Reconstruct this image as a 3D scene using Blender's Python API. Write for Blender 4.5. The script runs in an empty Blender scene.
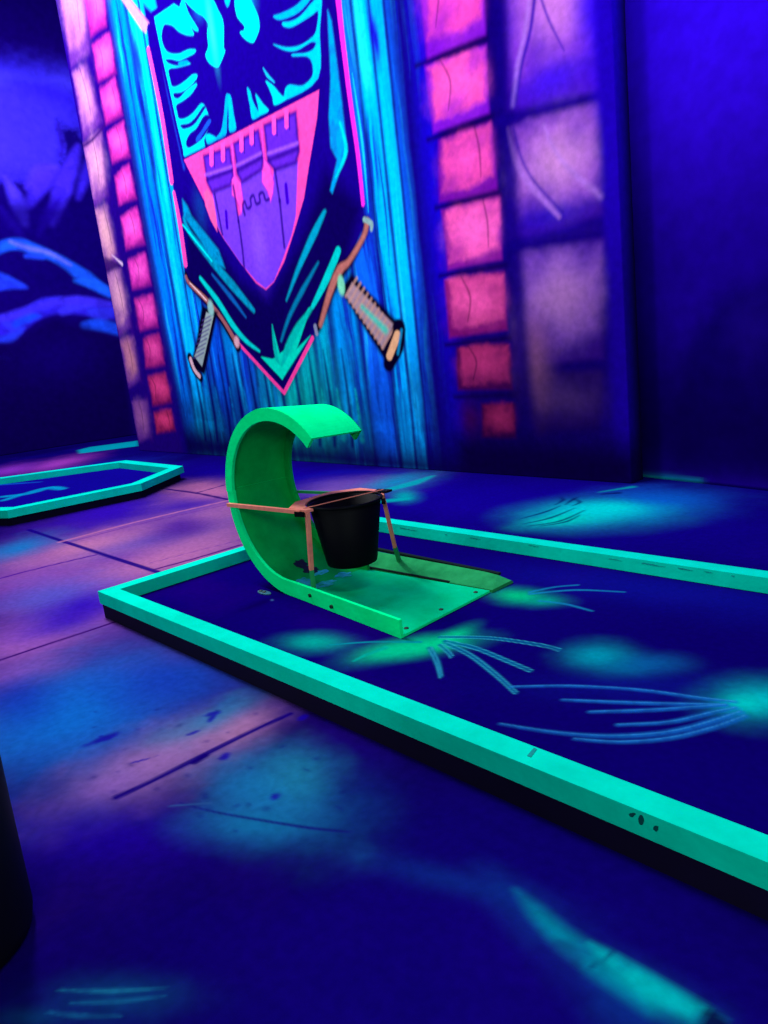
import bpy, bmesh, math
import numpy as np

# ------------------------------------------------------------------ camera maths (frame 768 x 1024)
W, H = 768, 1024
FPX, PITCH, ROLL, YAW = 765.985, 0.224336, -0.116105, -0.845685
CAM = np.array([0.0, 0.0, 1.25])
cp, sp, cy, sy = math.cos(PITCH), math.sin(PITCH), math.cos(YAW), math.sin(YAW)
FW = np.array([sy*cp, cy*cp, -sp]); R0 = np.array([cy, -sy, 0.0]); U0 = np.cross(R0, FW)
RT = math.cos(ROLL)*R0 + math.sin(ROLL)*U0
UP = -math.sin(ROLL)*R0 + math.cos(ROLL)*U0
def ray(px, py): return FW + RT*(px-W/2)/FPX - UP*(py-H/2)/FPX
def on_plane(px, py, P0, N):
    d = ray(px, py); P0 = np.array(P0, float); N = np.array(N, float)
    return CAM + d*(((P0-CAM)@N)/(d@N))

YM = 4.9866                                   # face of the painted castle panel
def fl(px, py, z=0.0):
    p = on_plane(px, py, (0, 0, z), (0, 0, 1)); return (p[0], p[1])
def wl(px, py):
    p = on_plane(px, py, (0, YM, 0), (0, 1, 0)); return (p[0], p[2])

C = bpy.context.scene.collection
def tag(o, label=None, cat=None, group=None, kind=None):
    if label: o['label'] = label
    if cat: o['category'] = cat
    if group: o['group'] = group
    if kind: o['kind'] = kind
    return o
def thing(name, label, cat, loc, rz=0.0, group=None):
    o = bpy.data.objects.new(name, None); C.objects.link(o)
    o.location = loc; o.rotation_euler = (0, 0, rz); o.empty_display_size = 0.1
    return tag(o, label, cat, group)

# ------------------------------------------------------------------ colour + materials
def lin(c):
    c = np.array(c, float)/255.0
    return np.where(c <= 0.04045, c/12.92, ((c+0.055)/1.055)**2.4)
def rgba(c):
    l = lin(c); return (float(l[0]), float(l[1]), float(l[2]), 1.0)
def mat(name, col, rough=0.6, spec=0.3, wear=None, wear_scale=12.0, wear_amt=0.35, bump=0.0, bscale=60.0, metal=0.0, coord='Object'):
    m = bpy.data.materials.new(name); m.use_nodes = True
    nt = m.node_tree; b = nt.nodes['Principled BSDF']
    b.inputs['Roughness'].default_value = rough
    b.inputs['Specular IOR Level'].default_value = spec
    b.inputs['Metallic'].default_value = metal
    tc = nt.nodes.new('ShaderNodeTexCoord')
    no = nt.nodes.new('ShaderNodeTexNoise'); no.inputs['Scale'].default_value = wear_scale
    no.inputs['Detail'].default_value = 6.0; no.inputs['Roughness'].default_value = 0.65
    nt.links.new(tc.outputs[coord], no.inputs['Vector'])
    rp = nt.nodes.new('ShaderNodeValToRGB')
    rp.color_ramp.elements[0].position = 0.32; rp.color_ramp.elements[1].position = 0.32 + max(0.05, wear_amt)
    rp.color_ramp.elements[0].color = rgba(wear if wear is not None else [v*0.86 for v in col])
    rp.color_ramp.elements[1].color = rgba(col)
    nt.links.new(no.outputs['Fac'], rp.inputs['Fac'])
    nt.links.new(rp.outputs['Color'], b.inputs['Base Color'])
    if bump:
        n2 = nt.nodes.new('ShaderNodeTexNoise'); n2.inputs['Scale'].default_value = bscale
        nt.links.new(tc.outputs[coord], n2.inputs['Vector'])
        bp = nt.nodes.new('ShaderNodeBump'); bp.inputs['Strength'].default_value = bump; bp.inputs['Distance'].default_value = 0.01
        nt.links.new(n2.outputs['Fac'], bp.inputs['Height']); nt.links.new(bp.outputs['Normal'], b.inputs['Normal'])
    return m
def paint_mat(name, rough=0.6, spec=0.25, scale=25.0, amt=0.18, bump=0.15):
    """hand-painted surface: the paint colours are stored on the mesh, mottled by noise"""
    m = bpy.data.materials.new(name); m.use_nodes = True
    nt = m.node_tree; b = nt.nodes['Principled BSDF']
    b.inputs['Roughness'].default_value = rough; b.inputs['Specular IOR Level'].default_value = spec
    at = nt.nodes.new('ShaderNodeAttribute'); at.attribute_name = 'paint'
    tc = nt.nodes.new('ShaderNodeTexCoord')
    no = nt.nodes.new('ShaderNodeTexNoise'); no.inputs['Scale'].default_value = scale; no.inputs['Detail'].default_value = 5
    nt.links.new(tc.outputs['Object'], no.inputs['Vector'])
    mr = nt.nodes.new('ShaderNodeMapRange'); mr.inputs['From Min'].default_value = 0.3; mr.inputs['From Max'].default_value = 0.7
    mr.inputs['To Min'].default_value = 1-amt; mr.inputs['To Max'].default_value = 1+amt
    nt.links.new(no.outputs['Fac'], mr.inputs['Value'])
    mx = nt.nodes.new('ShaderNodeVectorMath'); mx.operation = 'SCALE'
    nt.links.new(at.outputs['Color'], mx.inputs[0]); nt.links.new(mr.outputs['Result'], mx.inputs['Scale'])
    nt.links.new(mx.outputs['Vector'], b.inputs['Base Color'])
    if bump:
        bp = nt.nodes.new('ShaderNodeBump'); bp.inputs['Strength'].default_value = bump; bp.inputs['Distance'].default_value = 0.004
        nt.links.new(no.outputs['Fac'], bp.inputs['Height']); nt.links.new(bp.outputs['Normal'], b.inputs['Normal'])
    return m

# ------------------------------------------------------------------ mesh helpers
def obj(name, bm, m, parent=None, smooth=False):
    me = bpy.data.meshes.new(name)
    bmesh.ops.recalc_face_normals(bm, faces=bm.faces[:])
    bm.to_mesh(me); bm.free()
    if m is not None:
        for k in (m if isinstance(m, (list, tuple)) else [m]): me.materials.append(k)
    if smooth:
        for p in me.polygons: p.use_smooth = True
    o = bpy.data.objects.new(name, me); C.objects.link(o)
    if parent is not None: o.parent = parent
    return o
def bevel(bm, w, seg=2):
    bmesh.ops.bevel(bm, geom=[e for e in bm.edges if len(e.link_faces) == 2 and e.calc_face_angle(0) > 0.5], offset=w, segments=seg, affect='EDGES', profile=0.6)
def prism(bm, poly, z0, z1):
    """closed prism over an xy polygon"""
    a = [bm.verts.new((p[0], p[1], z0)) for p in poly]; b = [bm.verts.new((p[0], p[1], z1)) for p in poly]
    n = len(poly); bm.faces.new(a[::-1]); bm.faces.new(b)
    for i in range(n): bm.faces.new((a[i], a[(i+1) % n], b[(i+1) % n], b[i]))
def box(bm, x0, x1, y0, y1, z0, z1): prism(bm, [(x0, y0), (x1, y0), (x1, y1), (x0, y1)], z0, z1)
def beam(bm, A, B, w, h, up=(0, 0, 1)):
    A, B, up = map(lambda v: np.array(v, float), (A, B, up))
    d = (B-A)/np.linalg.norm(B-A); s = np.cross(d, up); s /= np.linalg.norm(s); u = np.cross(s, d)
    q = [(-1, -1), (1, -1), (1, 1), (-1, 1)]
    a = [bm.verts.new(A + s*i*w/2 + u*j*h/2) for i, j in q]; b = [bm.verts.new(B + s*i*w/2 + u*j*h/2) for i, j in q]
    bm.faces.new(a[::-1]); bm.faces.new(b)
    for i in range(4): bm.faces.new((a[i], a[(i+1) % 4], b[(i+1) % 4], b[i]))
def tube(bm, pts, r, n=10, closed=False):
    pts = [np.array(p, float) for p in pts]; rings = []
    m = len(pts)
    for i, p in enumerate(pts):
        if closed: d = pts[(i+1) % m]-pts[i-1]
        else: d = pts[min(i+1, m-1)]-pts[max(i-1, 0)]
        d /= np.linalg.norm(d); a = np.cross(d, (0, 0, 1.0))
        if np.linalg.norm(a) < 1e-3: a = np.cross(d, (1.0, 0, 0))
        a /= np.linalg.norm(a); b = np.cross(d, a)
        rr = r[i] if hasattr(r, '__len__') else r
        rings.append([bm.verts.new(p + a*rr*math.cos(t) + b*rr*math.sin(t)) for t in np.linspace(0, 2*math.pi, n, endpoint=False)])
    for i in range(m if closed else m-1):
        A, B = rings[i], rings[(i+1) % m]
        for k in range(n): bm.faces.new((A[k], A[(k+1) % n], B[(k+1) % n], B[k]))
    if not closed: bm.faces.new(rings[0][::-1]); bm.faces.new(rings[-1])
def lathe(bm, prof, cx, cy_, n=48, cap=True):
    rings = []
    for r, z in prof: rings.append([bm.verts.new((cx+r*math.cos(t), cy_+r*math.sin(t), z)) for t in np.linspace(0, 2*math.pi, n, endpoint=False)])
    for A, B in zip(rings, rings[1:]):
        for k in range(n): bm.faces.new((A[k], A[(k+1) % n], B[(k+1) % n], B[k]))
    if cap: bm.faces.new(rings[0][::-1]); bm.faces.new(rings[-1])
def sweep(bm, secs):
    """secs: list of closed 3D sections with equal counts"""
    rings = [[bm.verts.new(p) for p in s] for s in secs]; n = len(rings[0])
    for A, B in zip(rings, rings[1:]):
        for k in range(n): bm.faces.new((A[k], A[(k+1) % n], B[(k+1) % n], B[k]))
    bm.faces.new(rings[0][::-1]); bm.faces.new(rings[-1])

# ------------------------------------------------------------------ painting on a grid
def vnoise(x, y, seed=0):
    rng = np.random.default_rng(seed); T = rng.random((256, 256))
    xi = np.floor(x).astype(int); yi = np.floor(y).astype(int); fx = x-xi; fy = y-yi
    fx = fx*fx*(3-2*fx); fy = fy*fy*(3-2*fy)
    g = lambda a, b: T[a % 256, b % 256]
    return (g(xi, yi)*(1-fx)+g(xi+1, yi)*fx)*(1-fy) + (g(xi, yi+1)*(1-fx)+g(xi+1, yi+1)*fx)*fy
def fbm(x, y, seed=0, o=4):
    s = 0; a = 0.5; t = 0
    for k in range(o):
        s = s + a*vnoise(x*2**k+k*17.3, y*2**k+k*9.1, seed+k); t += a; a *= 0.55
    return s/t
def sstep(a, b, x):
    t = np.clip((x-a)/(b-a), 0, 1); return t*t*(3-2*t)
def crom(P, closed=False, k=5):
    P = np.array(P, float); n = len(P)
    if n < 3: return P
    out = []; rg = range(n if closed else n-1)
    g = (lambda i: P[i % n]) if closed else (lambda i: P[min(max(i, 0), n-1)])
    for i in rg:
        a, b, c, d = g(i-1), g(i), g(i+1), g(i+2)
        for t in np.arange(k)/k: out.append(.5*((2*b)+(c-a)*t+(2*a-5*b+4*c-d)*t*t+(3*b-3*c+d-a)*t**3))
    if not closed: out.append(P[-1])
    return np.array(out)
class Canvas:
    def __init__(s, us, vs, base):
        s.us, s.vs = np.array(us), np.array(vs)
        s.U, s.V = np.meshgrid(s.us, s.vs); s.c = np.empty(s.U.shape+(3,)); s.c[:] = lin(base)
    def win(s, u0, u1, v0, v1):
        i0, i1 = np.searchsorted(s.us, (u0, u1)); j0, j1 = np.searchsorted(s.vs, (v0, v1))
        return slice(j0, j1), slice(i0, i1)
    def mix(s, w, a, col, mul=False):
        a = a[..., None]; c = lin(col)
        if mul: s.c[w] *= (1-a) + a*np.array(col, float)
        else: s.c[w] = s.c[w]*(1-a) + c*a
    def poly(s, pts, col, soft=0.012, alpha=1.0, tex=0, seed=1, ts=6.0, warp=0.0, grow=0.0):
        P = np.array(pts, float); mg = soft*2+warp+grow
        w = s.win(P[:, 0].min()-mg, P[:, 0].max()+mg, P[:, 1].min()-mg, P[:, 1].max()+mg)
        x, y = s.U[w], s.V[w]
        if x.size == 0: return
        if warp:
            x, y = x + (fbm(x*9, y*9, 71)-.5)*2*warp, y + (fbm(x*9, y*9, 72)-.5)*2*warp
        d = np.full(x.shape, 1e9); inside = np.zeros(x.shape, bool); n = len(P)
        for i in range(n):
            a, b = P[i], P[(i+1) % n]; e = b-a; L = e@e
            if L < 1e-12: continue
            t = np.clip(((x-a[0])*e[0]+(y-a[1])*e[1])/L, 0, 1)
            d = np.minimum(d, (x-a[0]-t*e[0])**2+(y-a[1]-t*e[1])**2)
            c = (a[1] > y) != (b[1] > y)
            with np.errstate(divide='ignore', invalid='ignore'):
                inside ^= c & (x < (b[0]-a[0])*(y-a[1])/(b[1]-a[1]+1e-15)+a[0])
        d = np.sqrt(d); sd = np.where(inside, -d, d) - grow
        a = sstep(soft, -soft, sd)*alpha
        if tex: a = a*(1-tex*sstep(.45, .7, fbm(x*ts, y*ts, seed)))
        s.mix(w, a, col)
    def stroke(s, pts, wid, col, soft=0.01, alpha=1.0, tex=0, seed=3, ts=20.0, curve=True):
        n0 = len(pts); P = np.array(pts, float)
        if curve and n0 > 2:
            if np.ndim(wid) and len(wid) == n0: wid = np.interp(np.linspace(0, n0-1, (n0-1)*5+1), np.arange(n0), wid)
            P = crom(P)
        wd = np.interp(np.linspace(0, 1, len(P)), np.linspace(0, 1, len(np.atleast_1d(wid))), np.atleast_1d(wid)) if np.ndim(wid) else np.full(len(P), wid)
        mg = wd.max()+soft*2
        w = s.win(P[:, 0].min()-mg, P[:, 0].max()+mg, P[:, 1].min()-mg, P[:, 1].max()+mg)
        x, y = s.U[w], s.V[w]
        if x.size == 0: return
        sd = np.full(x.shape, 1e9)
        for i in range(len(P)-1):
            a, b = P[i], P[i+1]; e = b-a; L = e@e+1e-12
            t = np.clip(((x-a[0])*e[0]+(y-a[1])*e[1])/L, 0, 1)
            sd = np.minimum(sd, np.hypot(x-a[0]-t*e[0], y-a[1]-t*e[1]) - (wd[i]*(1-t)+wd[i+1]*t)/2)
        a = sstep(soft, -soft, sd)*alpha
        if tex: a = a*(1-tex*sstep(.4, .65, fbm(x*ts, y*ts, seed)))
        s.mix(w, a, col)
    def blob(s, c, ax1, ax2, col, alpha=1.0, tex=0.0, seed=5, ts=5.0, hard=1.0):
        """soft sprayed ellipse: centre, two half-axis vectors"""
        c = np.array(c); A = np.array([ax1, ax2]).T; inv = np.linalg.inv(A)
        r = 2.2*max(np.hypot(*ax1), np.hypot(*ax2))
        w = s.win(c[0]-r, c[0]+r, c[1]-r, c[1]+r); x, y = s.U[w]-c[0], s.V[w]-c[1]
        if x.size == 0: return
        q = (inv[0, 0]*x+inv[0, 1]*y)**2+(inv[1, 0]*x+inv[1, 1]*y)**2
        q0 = q
        if tex: q = q*(1+tex*2.5*(fbm(s.U[w]*ts, s.V[w]*ts, seed)-.5)) + tex*1.2*np.clip(fbm(s.U[w]*ts*1.7, s.V[w]*ts*1.7, seed+9)-.45, 0, 1)*q
        a = np.exp(-(np.clip(q, 0, 50)**hard)*1.1)*alpha*sstep(4.6, 2.6, q0)
        s.mix(w, a, col)
def grid_object(name, cv, fn, m, skirt=None):
    """one mesh from the canvas; fn(U,V)->xyz"""
    n, k = cv.U.shape
    co = np.stack(fn(cv.U, cv.V), -1).reshape(-1, 3).astype(np.float32)
    idx = np.arange(n*k).reshape(n, k)
    q = np.stack([idx[:-1, :-1], idx[:-1, 1:], idx[1:, 1:], idx[1:, :-1]], -1).reshape(-1, 4)
    col = np.concatenate([np.clip(cv.c.reshape(-1, 3), 0, 1), np.ones((n*k, 1))], 1)
    if skirt is not None:                       # gives the painted board its thickness: back sheet + edges
        sk = np.array(skirt, np.float32)
        border = np.concatenate([idx[0, :], idx[1:, -1], idx[-1, :-1][::-1], idx[1:-1, 0][::-1]])
        m0 = len(co); co = np.concatenate([co, co[border]+sk]); col = np.concatenate([col, np.tile([.004, .002, .03, 1], (len(border), 1))])
        nb = len(border); i = np.arange(nb); j = (i+1) % nb
        q2 = np.stack([border[j], border[i], m0+i, m0+j], -1); q = np.concatenate([q, q2])
    me = bpy.data.meshes.new(name)
    me.vertices.add(len(co)); me.vertices.foreach_set('co', co.ravel())
    me.loops.add(len(q)*4); me.loops.foreach_set('vertex_index', q.ravel().astype(np.int32))
    me.polygons.add(len(q)); me.polygons.foreach_set('loop_start', np.arange(0, len(q)*4, 4, dtype=np.int32))
    me.update(calc_edges=True); me.validate()
    at = me.color_attributes.new('paint', 'FLOAT_COLOR', 'POINT')
    at.data.foreach_set('color', col.astype(np.float32).ravel())
    me.materials.append(m)
    o = bpy.data.objects.new(name, me); C.objects.link(o)
    return o
def graded(stops):
    """[(coord, step), ...] increasing coordinates with linearly changing step"""
    out = [stops[0][0]]
    while out[-1] < stops[-1][0]:
        out.append(out[-1] + np.interp(out[-1], [a for a, b in stops], [b for a, b in stops]))
    return np.array(out)

#==================================================================== THE MURAL PANEL
PX0, PX1 = wl(139.3, 442)[0], wl(632, 484.5)[0]
PX0 = -10.96
cv = Canvas(graded([(PX0, .016), (-7.5, .010), (PX1, .008)])[:-1], graded([(0, .010), (7.6, .012)]), (24, 2, 130))
cv.us[-1] = PX1; cv.U[:, -1] = PX1
U_, V_ = cv.U, cv.V
S_ = 0.012
full = (slice(None), slice(None))
cv.mix(full, .6*fbm(U_*1.2, V_*.8, 2), (12, 0, 80))
def X(px, py=300): return wl(px, py)[0]
def Zz(px, py): return wl(px, py)[1]
def wp(pts, ox=0, oy=0, sc=1.0): return [wl(ox+a/sc, oy+b/sc) for a, b in pts]
def ppm(px, py): return abs(wl(px, py)[1]-wl(px, py+1)[1])     # metres of wall per pixel of height

# planks -----------------------------------------------------------
xa, xb = X(131, 150)-.05, X(440, 200)
LB = 1.22
bx = [xa, X(150, 150), X(163, 150), X(178, 200), X(200, 330), X(214, 380), X(228, 380), X(243, 385), X(258, 385), X(273, 395), X(287, 405), X(303, 400), X(319, 382), X(338, 382), X(360, 330), X(380, 266), X(396, 266), X(410, 266), X(424, 266), xb]
cols = [(0, 120, 235), (0, 178, 255), (0, 150, 240), (10, 90, 225), (0, 120, 215), (5, 80, 205), (0, 120, 200), (10, 95, 225), (0, 135, 205), (5, 100, 215), (0, 175, 190), (0, 165, 185), (0, 150, 190), (0, 130, 215), (10, 90, 225), (0, 165, 250), (0, 165, 250), (5, 95, 235), (15, 40, 200)]
zt = 7.8
for i in range(len(bx)-1):
    w = cv.win(bx[i], bx[i+1], 0, zt); x, z = U_[w], V_[w]
    wob = .025*(fbm(z*.9+i*7, z*0+i, 11)-.5)
    t = (x-bx[i])/(bx[i+1]-bx[i]); grain = .8*fbm(x*9+wob*60, z*.8+i*3, 20+i, 3)+.2*fbm(x*34+wob*120, z*1.8+i*5, 40+i, 3)
    col = lin(cols[i])*(0.35+1.55*grain)[..., None]
    d = np.clip(sstep(.47, .30, grain)*.8, 0, 1)[..., None]
    col = col*(1-d) + lin((14, 10, 175))*d
    hl = (sstep(.58, .78, grain)*.55)[..., None]
    col = col*(1-hl)+lin((30, 215, 255))*hl
    cv.c[w] = col
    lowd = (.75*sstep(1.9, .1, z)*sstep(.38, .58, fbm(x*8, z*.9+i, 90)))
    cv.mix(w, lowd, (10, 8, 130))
    ed = (sstep(.24, .0, t)+sstep(.80, 1.0, t))*(.75+.25*fbm(z*3, x*0, 5))
    cv.mix(w, np.clip(ed, 0, 1), (10, 0, 120))
# green cast of the paint low in the middle, dark washes low at the sides, dark long stripes
cv.blob(wl(305, 425), (.75, 0), (0, .75), (0, 205, 160), .55, .4, ts=3)
cv.blob(wl(208, 430), (.5, 0), (0, .55), (0, 150, 165), .5, .5, ts=3)
for a, wd, al in ((446, .30, .9), (434, .22, .75), (176, .18, .5)):
    xx = X(a, 400); cv.stroke([(xx, -.1), (xx+.02, 2), (xx-.02, 4), (xx, 7.8)], wd, (14, 0, 120), .12, al)
xx = X(430, 100)-.02; cv.stroke([(xx-.02, .0), (xx, 7.8)], .22, (20, 0, 190), .10, .8)
xx = X(178, 440); cv.stroke([(xx, -.1), (xx, 1.3)], .5, (12, 0, 90), .25, .75)
for (a, b) in ((470, 110), (480, 140), (487, 175)):
    cv.blob(wl(250+a/3.84, b/3.84), (.035, 0), (0, .13), (20, 0, 190), .9, .3, ts=9)
for (a, b) in ((520, 200), (535, 260)): cv.blob(wl(a/3.84, b/3.84), (.08, 0), (0, .25), (15, 30, 190), .85, .3, ts=8)
for k in range(30):
    rng = np.random.default_rng(k); xx = xa+(xb-xa)*rng.random(); z0 = rng.random()*6.5; L = .3+1.2*rng.random()
    cc = [(10, 0, 150), (12, 0, 130), (25, 220, 255), (0, 180, 250)][k % 4]
    if z0 < 1.4 and cc[1] > 150: cc = (0, 215, 180) if xx > X(290) else (0, 140, 200)
    if xx > X(425, 200)-.1: continue
    cv.stroke([(xx, z0), (xx+.02, z0+L/2), (xx-.01, z0+L)], [.004, .03, .004], cc, .012, .75)
for pxx in (196, 208, 222, 236, 251, 265, 280, 296, 312, 327, 345):
    a = wl(pxx, 380); cv.stroke([(a[0], a[1]+.3), (a[0]+.02, a[1]-.4), (a[0]-.01, .2)], [.015, .075, .05], (6, 0, 95), .03, .9)
    cv.stroke([(a[0]+.14, a[1]-.1), (a[0]+.15, a[1]-.6), (a[0]+.13, .45)], [.01, .07, .02], (0, 205, 190) if pxx > 270 else (0, 150, 225), .03, .7, .4)
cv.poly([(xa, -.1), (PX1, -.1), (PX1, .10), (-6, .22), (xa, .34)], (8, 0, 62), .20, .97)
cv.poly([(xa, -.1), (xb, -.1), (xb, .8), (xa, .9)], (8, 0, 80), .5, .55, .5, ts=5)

# stones -----------------------------------------------------------
def stone(x0, x1, z0, z1, main, light, dark, seed, soft=.03, al=1.0):
    rng = np.random.default_rng(seed); j = lambda: (rng.random()-.5)*.06*(x1-x0)
    P = [(x0+j(), z0+j()), ((x0+x1)/2, z0+j()*.6), (x1+j(), z0+j()), (x1+j()*.5, (z0+z1)/2), (x1+j(), z1+j()), ((x0+x1)/2, z1+j()*.6), (x0+j(), z1+j()), (x0+j()*.5, (z0+z1)/2)]
    cv.poly(P, dark, soft, al)
    cx_, cz = (x0+x1)/2, (z0+z1)/2; hw, hh = (x1-x0)/2, (z1-z0)/2
    Q = [(cx_+(p[0]-cx_)*.9, cz+(p[1]-cz)*.88+hh*.07) for p in P]
    cv.poly(Q, main, soft*1.3, al*.95, .35, seed, 4.5/(x1-x0+.2), warp=.03)
    cv.blob((cx_+hw*.15, cz+hh*.25), (hw*.75, 0), (0, hh*.6), light, .75*al, .7, seed, 5)
    # chips and cracks
    a = rng.random()
    w_ = [(x0+hw*2*(.15+.5*a), z1), (x0+hw*2*(.3+.4*a), cz+hh*.2), (x0+hw*2*(.2+.6*a), z0+hh*.25)]
    cv.stroke(w_, [.012, .022, .006], [v*.45 for v in dark], .012, .75*al)
    cv.blob((x0+hw*.3, z0+hh*.5), (hw*.35, 0), (0, hh*.4), dark, .6*al, .6, seed+3, 7)
    cv.stroke([(x0+.05*hw, z0), (x1, z0+.02)], [.02, .035], [v*.35 for v in dark], .02, .8*al)
def stoneq(q, main, light, dark, seed, soft=.03, al=1.0, crack=True):
    P = [wl(*p) for p in q]; a, b, c, d = map(np.array, P)
    rng = np.random.default_rng(seed); L = lambda u, v: tuple((a*(1-u)+b*u)*(1-v)+(d*(1-u)+c*u)*v)
    pts = [L(u+(rng.random()-.5)*.05, v+(rng.random()-.5)*.05) for u, v in ((0, 0), (.5, 0), (1, 0), (1, .5), (1, 1), (.5, 1), (0, 1), (0, .5))]
    cv.poly(pts, dark, soft, al)
    cv.poly([L(u, v) for u, v in ((.06, .03), (.55, .02), (.97, .05), (.95, .5), (.93, .78), (.5, .86), (.08, .84), (.10, .4))], main, soft*1.5, al*.95, .3, seed, 5, warp=.04)
    hw = np.linalg.norm(b-a)/2; hh = np.linalg.norm(d-a)/2
    cv.blob(L(.55, .42), (hw*.75, 0), (0, hh*.6), light, .85*al, .6, seed, 5)
    cv.blob(L(.15+.2*rng.random(), .75), (hw*.4, 0), (hw*.1, hh*.35), dark, .55*al, .7, seed+3, 6)
    cv.blob(L(.8, .1+.2*rng.random()), (hw*.3, 0), (hw*.1, hh*.3), dark, .4*al, .7, seed+4, 6)
    if crack:
        r = rng.random(); cv.stroke([L(.15+.6*r, .0), L(.3+.5*r, .35), L(.2+.6*r, .75)], [.008, .018, .005], [v*.4 for v in dark], .015, .7*al)
def column_joints(lst): return [Zz(a, b) for a, b in lst]
# left cream column and left pink column
xl0, xp1 = PX0, X(139, 200)+.03
cv.poly([(PX0, -.1), (xp1, -.1), (xp1, 8), (PX0, 8)], (30, 2, 110), .05, .9)
CP = [[(52, -45), (80, -50), (90, 54), (71, 67)], [(72, 72), (86, 64), (102, 122), (84, 141)], [(83, 145), (101, 129), (108, 196), (94, 207)], [(94, 210), (107, 204), (119, 262), (105, 271)],
      [(105, 274), (120, 268), (131, 326), (119, 335)], [(120, 341), (133, 336), (140, 379), (129, 388)], [(132, 403), (147, 400), (151, 437), (139, 443)]]
for i, q in enumerate(CP):
    a_, b_ = [((180, 105, 175), (205, 130, 180)), ((175, 105, 165), (205, 140, 175)), ((190, 120, 165), (220, 155, 175)), ((195, 130, 155), (225, 165, 165)), ((190, 125, 160), (225, 160, 175)), ((165, 95, 130), (205, 130, 140)), ((130, 70, 135), (165, 95, 150))][i]
    stoneq(q, a_, b_, (95, 40, 135), 100+i, .05)
    P0, P1, P2_ = [wl(*v) for v in (q[1], q[2], q[3])]
    cv.stroke([P0, P1], [.10, .10], (60, 12, 115), .08, .6)
cv.poly([wl(99, 255), wl(113, 260), wl(122, 266), wl(106, 273)], (40, 8, 80), .04, .8); cv.stroke([wl(112, 255), wl(122, 264)], [.01, .05], (225, 190, 210), .02, .8)
cv.stroke([wl(83, 146), wl(92, 140), wl(105, 125)], [.05, .05, .03], (45, 5, 90), .03, .9)
PPL = [[(80, -35), (101, -45), (107, 26), (91, 35)], [(92, 46), (110, 35), (116, 72), (99, 82)], [(100, 91), (115, 79), (123, 114), (106, 124)], [(107, 134), (123, 122), (130, 156), (112, 163)], [(115, 177), (129, 165), (136, 198), (119, 205)],
       [(121, 219), (137, 208), (145, 243), (126, 249)], [(128, 262), (145, 254), (151, 284), (132, 290)], [(135, 301), (152, 295), (158, 326), (140, 331)], [(143, 340), (159, 334), (165, 365), (146, 368)],
       [(148, 378), (165, 373), (172, 402), (153, 406)], [(154, 413), (171, 410), (175, 430), (156, 433)]]
for i, q in enumerate(PPL):
    k = sstep(6, 10, i)
    stoneq(q, tuple(np.array((245, 62, 180))*(1-k)+np.array((195, 45, 95))*k), tuple(np.array((255, 92, 195))*(1-k)+np.array((230, 60, 115))*k), tuple(np.array((150, 25, 130))*(1-k)+np.array((110, 12, 70))*k), 200+i, .05)
cv.stroke([(xp1+.03, -.1), (xp1+.03, 8)], .14, (20, 0, 110), .09, .85)

# right pink column
RP = [[(418, -55), (482, -70), (486, 36), (426, 59)], [(425, 66), (485, 44), (491, 113), (432, 133)], [(438, 140), (491, 121), (497, 190), (440, 203)], [(442, 210), (500, 195), (503, 260), (447, 270)],
      [(444, 279), (505, 271), (508, 331), (450, 339)], [(456, 347), (509, 343), (514, 389), (459, 391)], [(482, 404), (514, 403), (517, 438), (482, 438)]]
xr1 = X(497, 200)+.02
for i, q in enumerate(RP):
    m_ = ((225, 60, 165), (240, 70, 165), (220, 62, 155), (240, 78, 165), (225, 68, 145), (195, 45, 110), (175, 35, 85))[i]
    stoneq(q, m_, [min(255, v*1.12+8) for v in m_], ((120, 15, 190), (120, 15, 190), (110, 10, 150), (130, 20, 140), (130, 15, 110), (80, 5, 75), (70, 2, 55))[i], 300+i, .025, 1, i < 6)
cv.blob(wl(470, 420), (.12, 0), (0, .15), (70, 5, 60), .7, .4)
for a_, b_ in (((416, 66), (487, 38)), ((428, 140), (493, 116)), ((436, 208), (500, 192)), ((440, 276), (506, 265)), ((446, 345), (510, 338)), ((455, 397), (516, 395))):
    cv.stroke([wl(*a_), wl(*b_)], [.03, .05], (14, 0, 70), .03, .9)
cv.stroke([(xr1+.09, -.1), (xr1+.09, 7)], .13, (14, 0, 80), .05, .9)
# right violet column
VP = [([(505, -90), (590, -120), (600, 92), (508, 115)], (125, 45, 190), (215, 125, 205), (70, 16, 175)),
      ([(508, 126), (598, 101), (603, 214), (512, 236)], (150, 72, 190), (205, 130, 195), (62, 16, 150)),
      ([(516, 254), (603, 241), (603, 358), (516, 366)], (125, 65, 185), (190, 120, 190), (60, 18, 140)),
      ([(522, 374), (601, 370), (600, 432), (530, 434)], (50, 20, 110), (95, 55, 125), (26, 4, 90))]
for i, (q, a_, b_, c_) in enumerate(VP): stoneq(q, a_, b_, c_, 400+i, .05, .95, False)
for a_, b_ in (((500, 121), (605, 94)), ((510, 247), (605, 233)), ((514, 371), (603, 364))): cv.stroke([wl(*a_), wl(*b_)], [.05, .05], (18, 0, 110), .035, .95)
def v5(pts): return wp(pts, 400, 0, 2.954)
cv.blob(v5([(450, 230)])[0], (.28, 0), (0, .13), (60, 15, 205), .9, .4)
cv.blob(wl(535, 360), (.15, 0), (0, .35), (175, 100, 130), .6, .5)
cv.blob(v5([(430, 640)])[0], (.35, 0), (0, .11), (35, 5, 165), .9, .4)
cv.stroke(v5([(318, 380), (340, 470), (380, 540), (470, 640)]), [.02, .05, .05, .03], (165, 100, 205), .02, .75)
cv.stroke(v5([(335, 380), (360, 470), (400, 540), (480, 625)]), [.01, .02, .02, .01], (45, 15, 150), .02, .8)
cv.stroke(v5([(425, 370), (450, 430), (500, 500), (595, 580)]), [.01, .02, .03, .03], (170, 110, 210), .03, .6)
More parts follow.
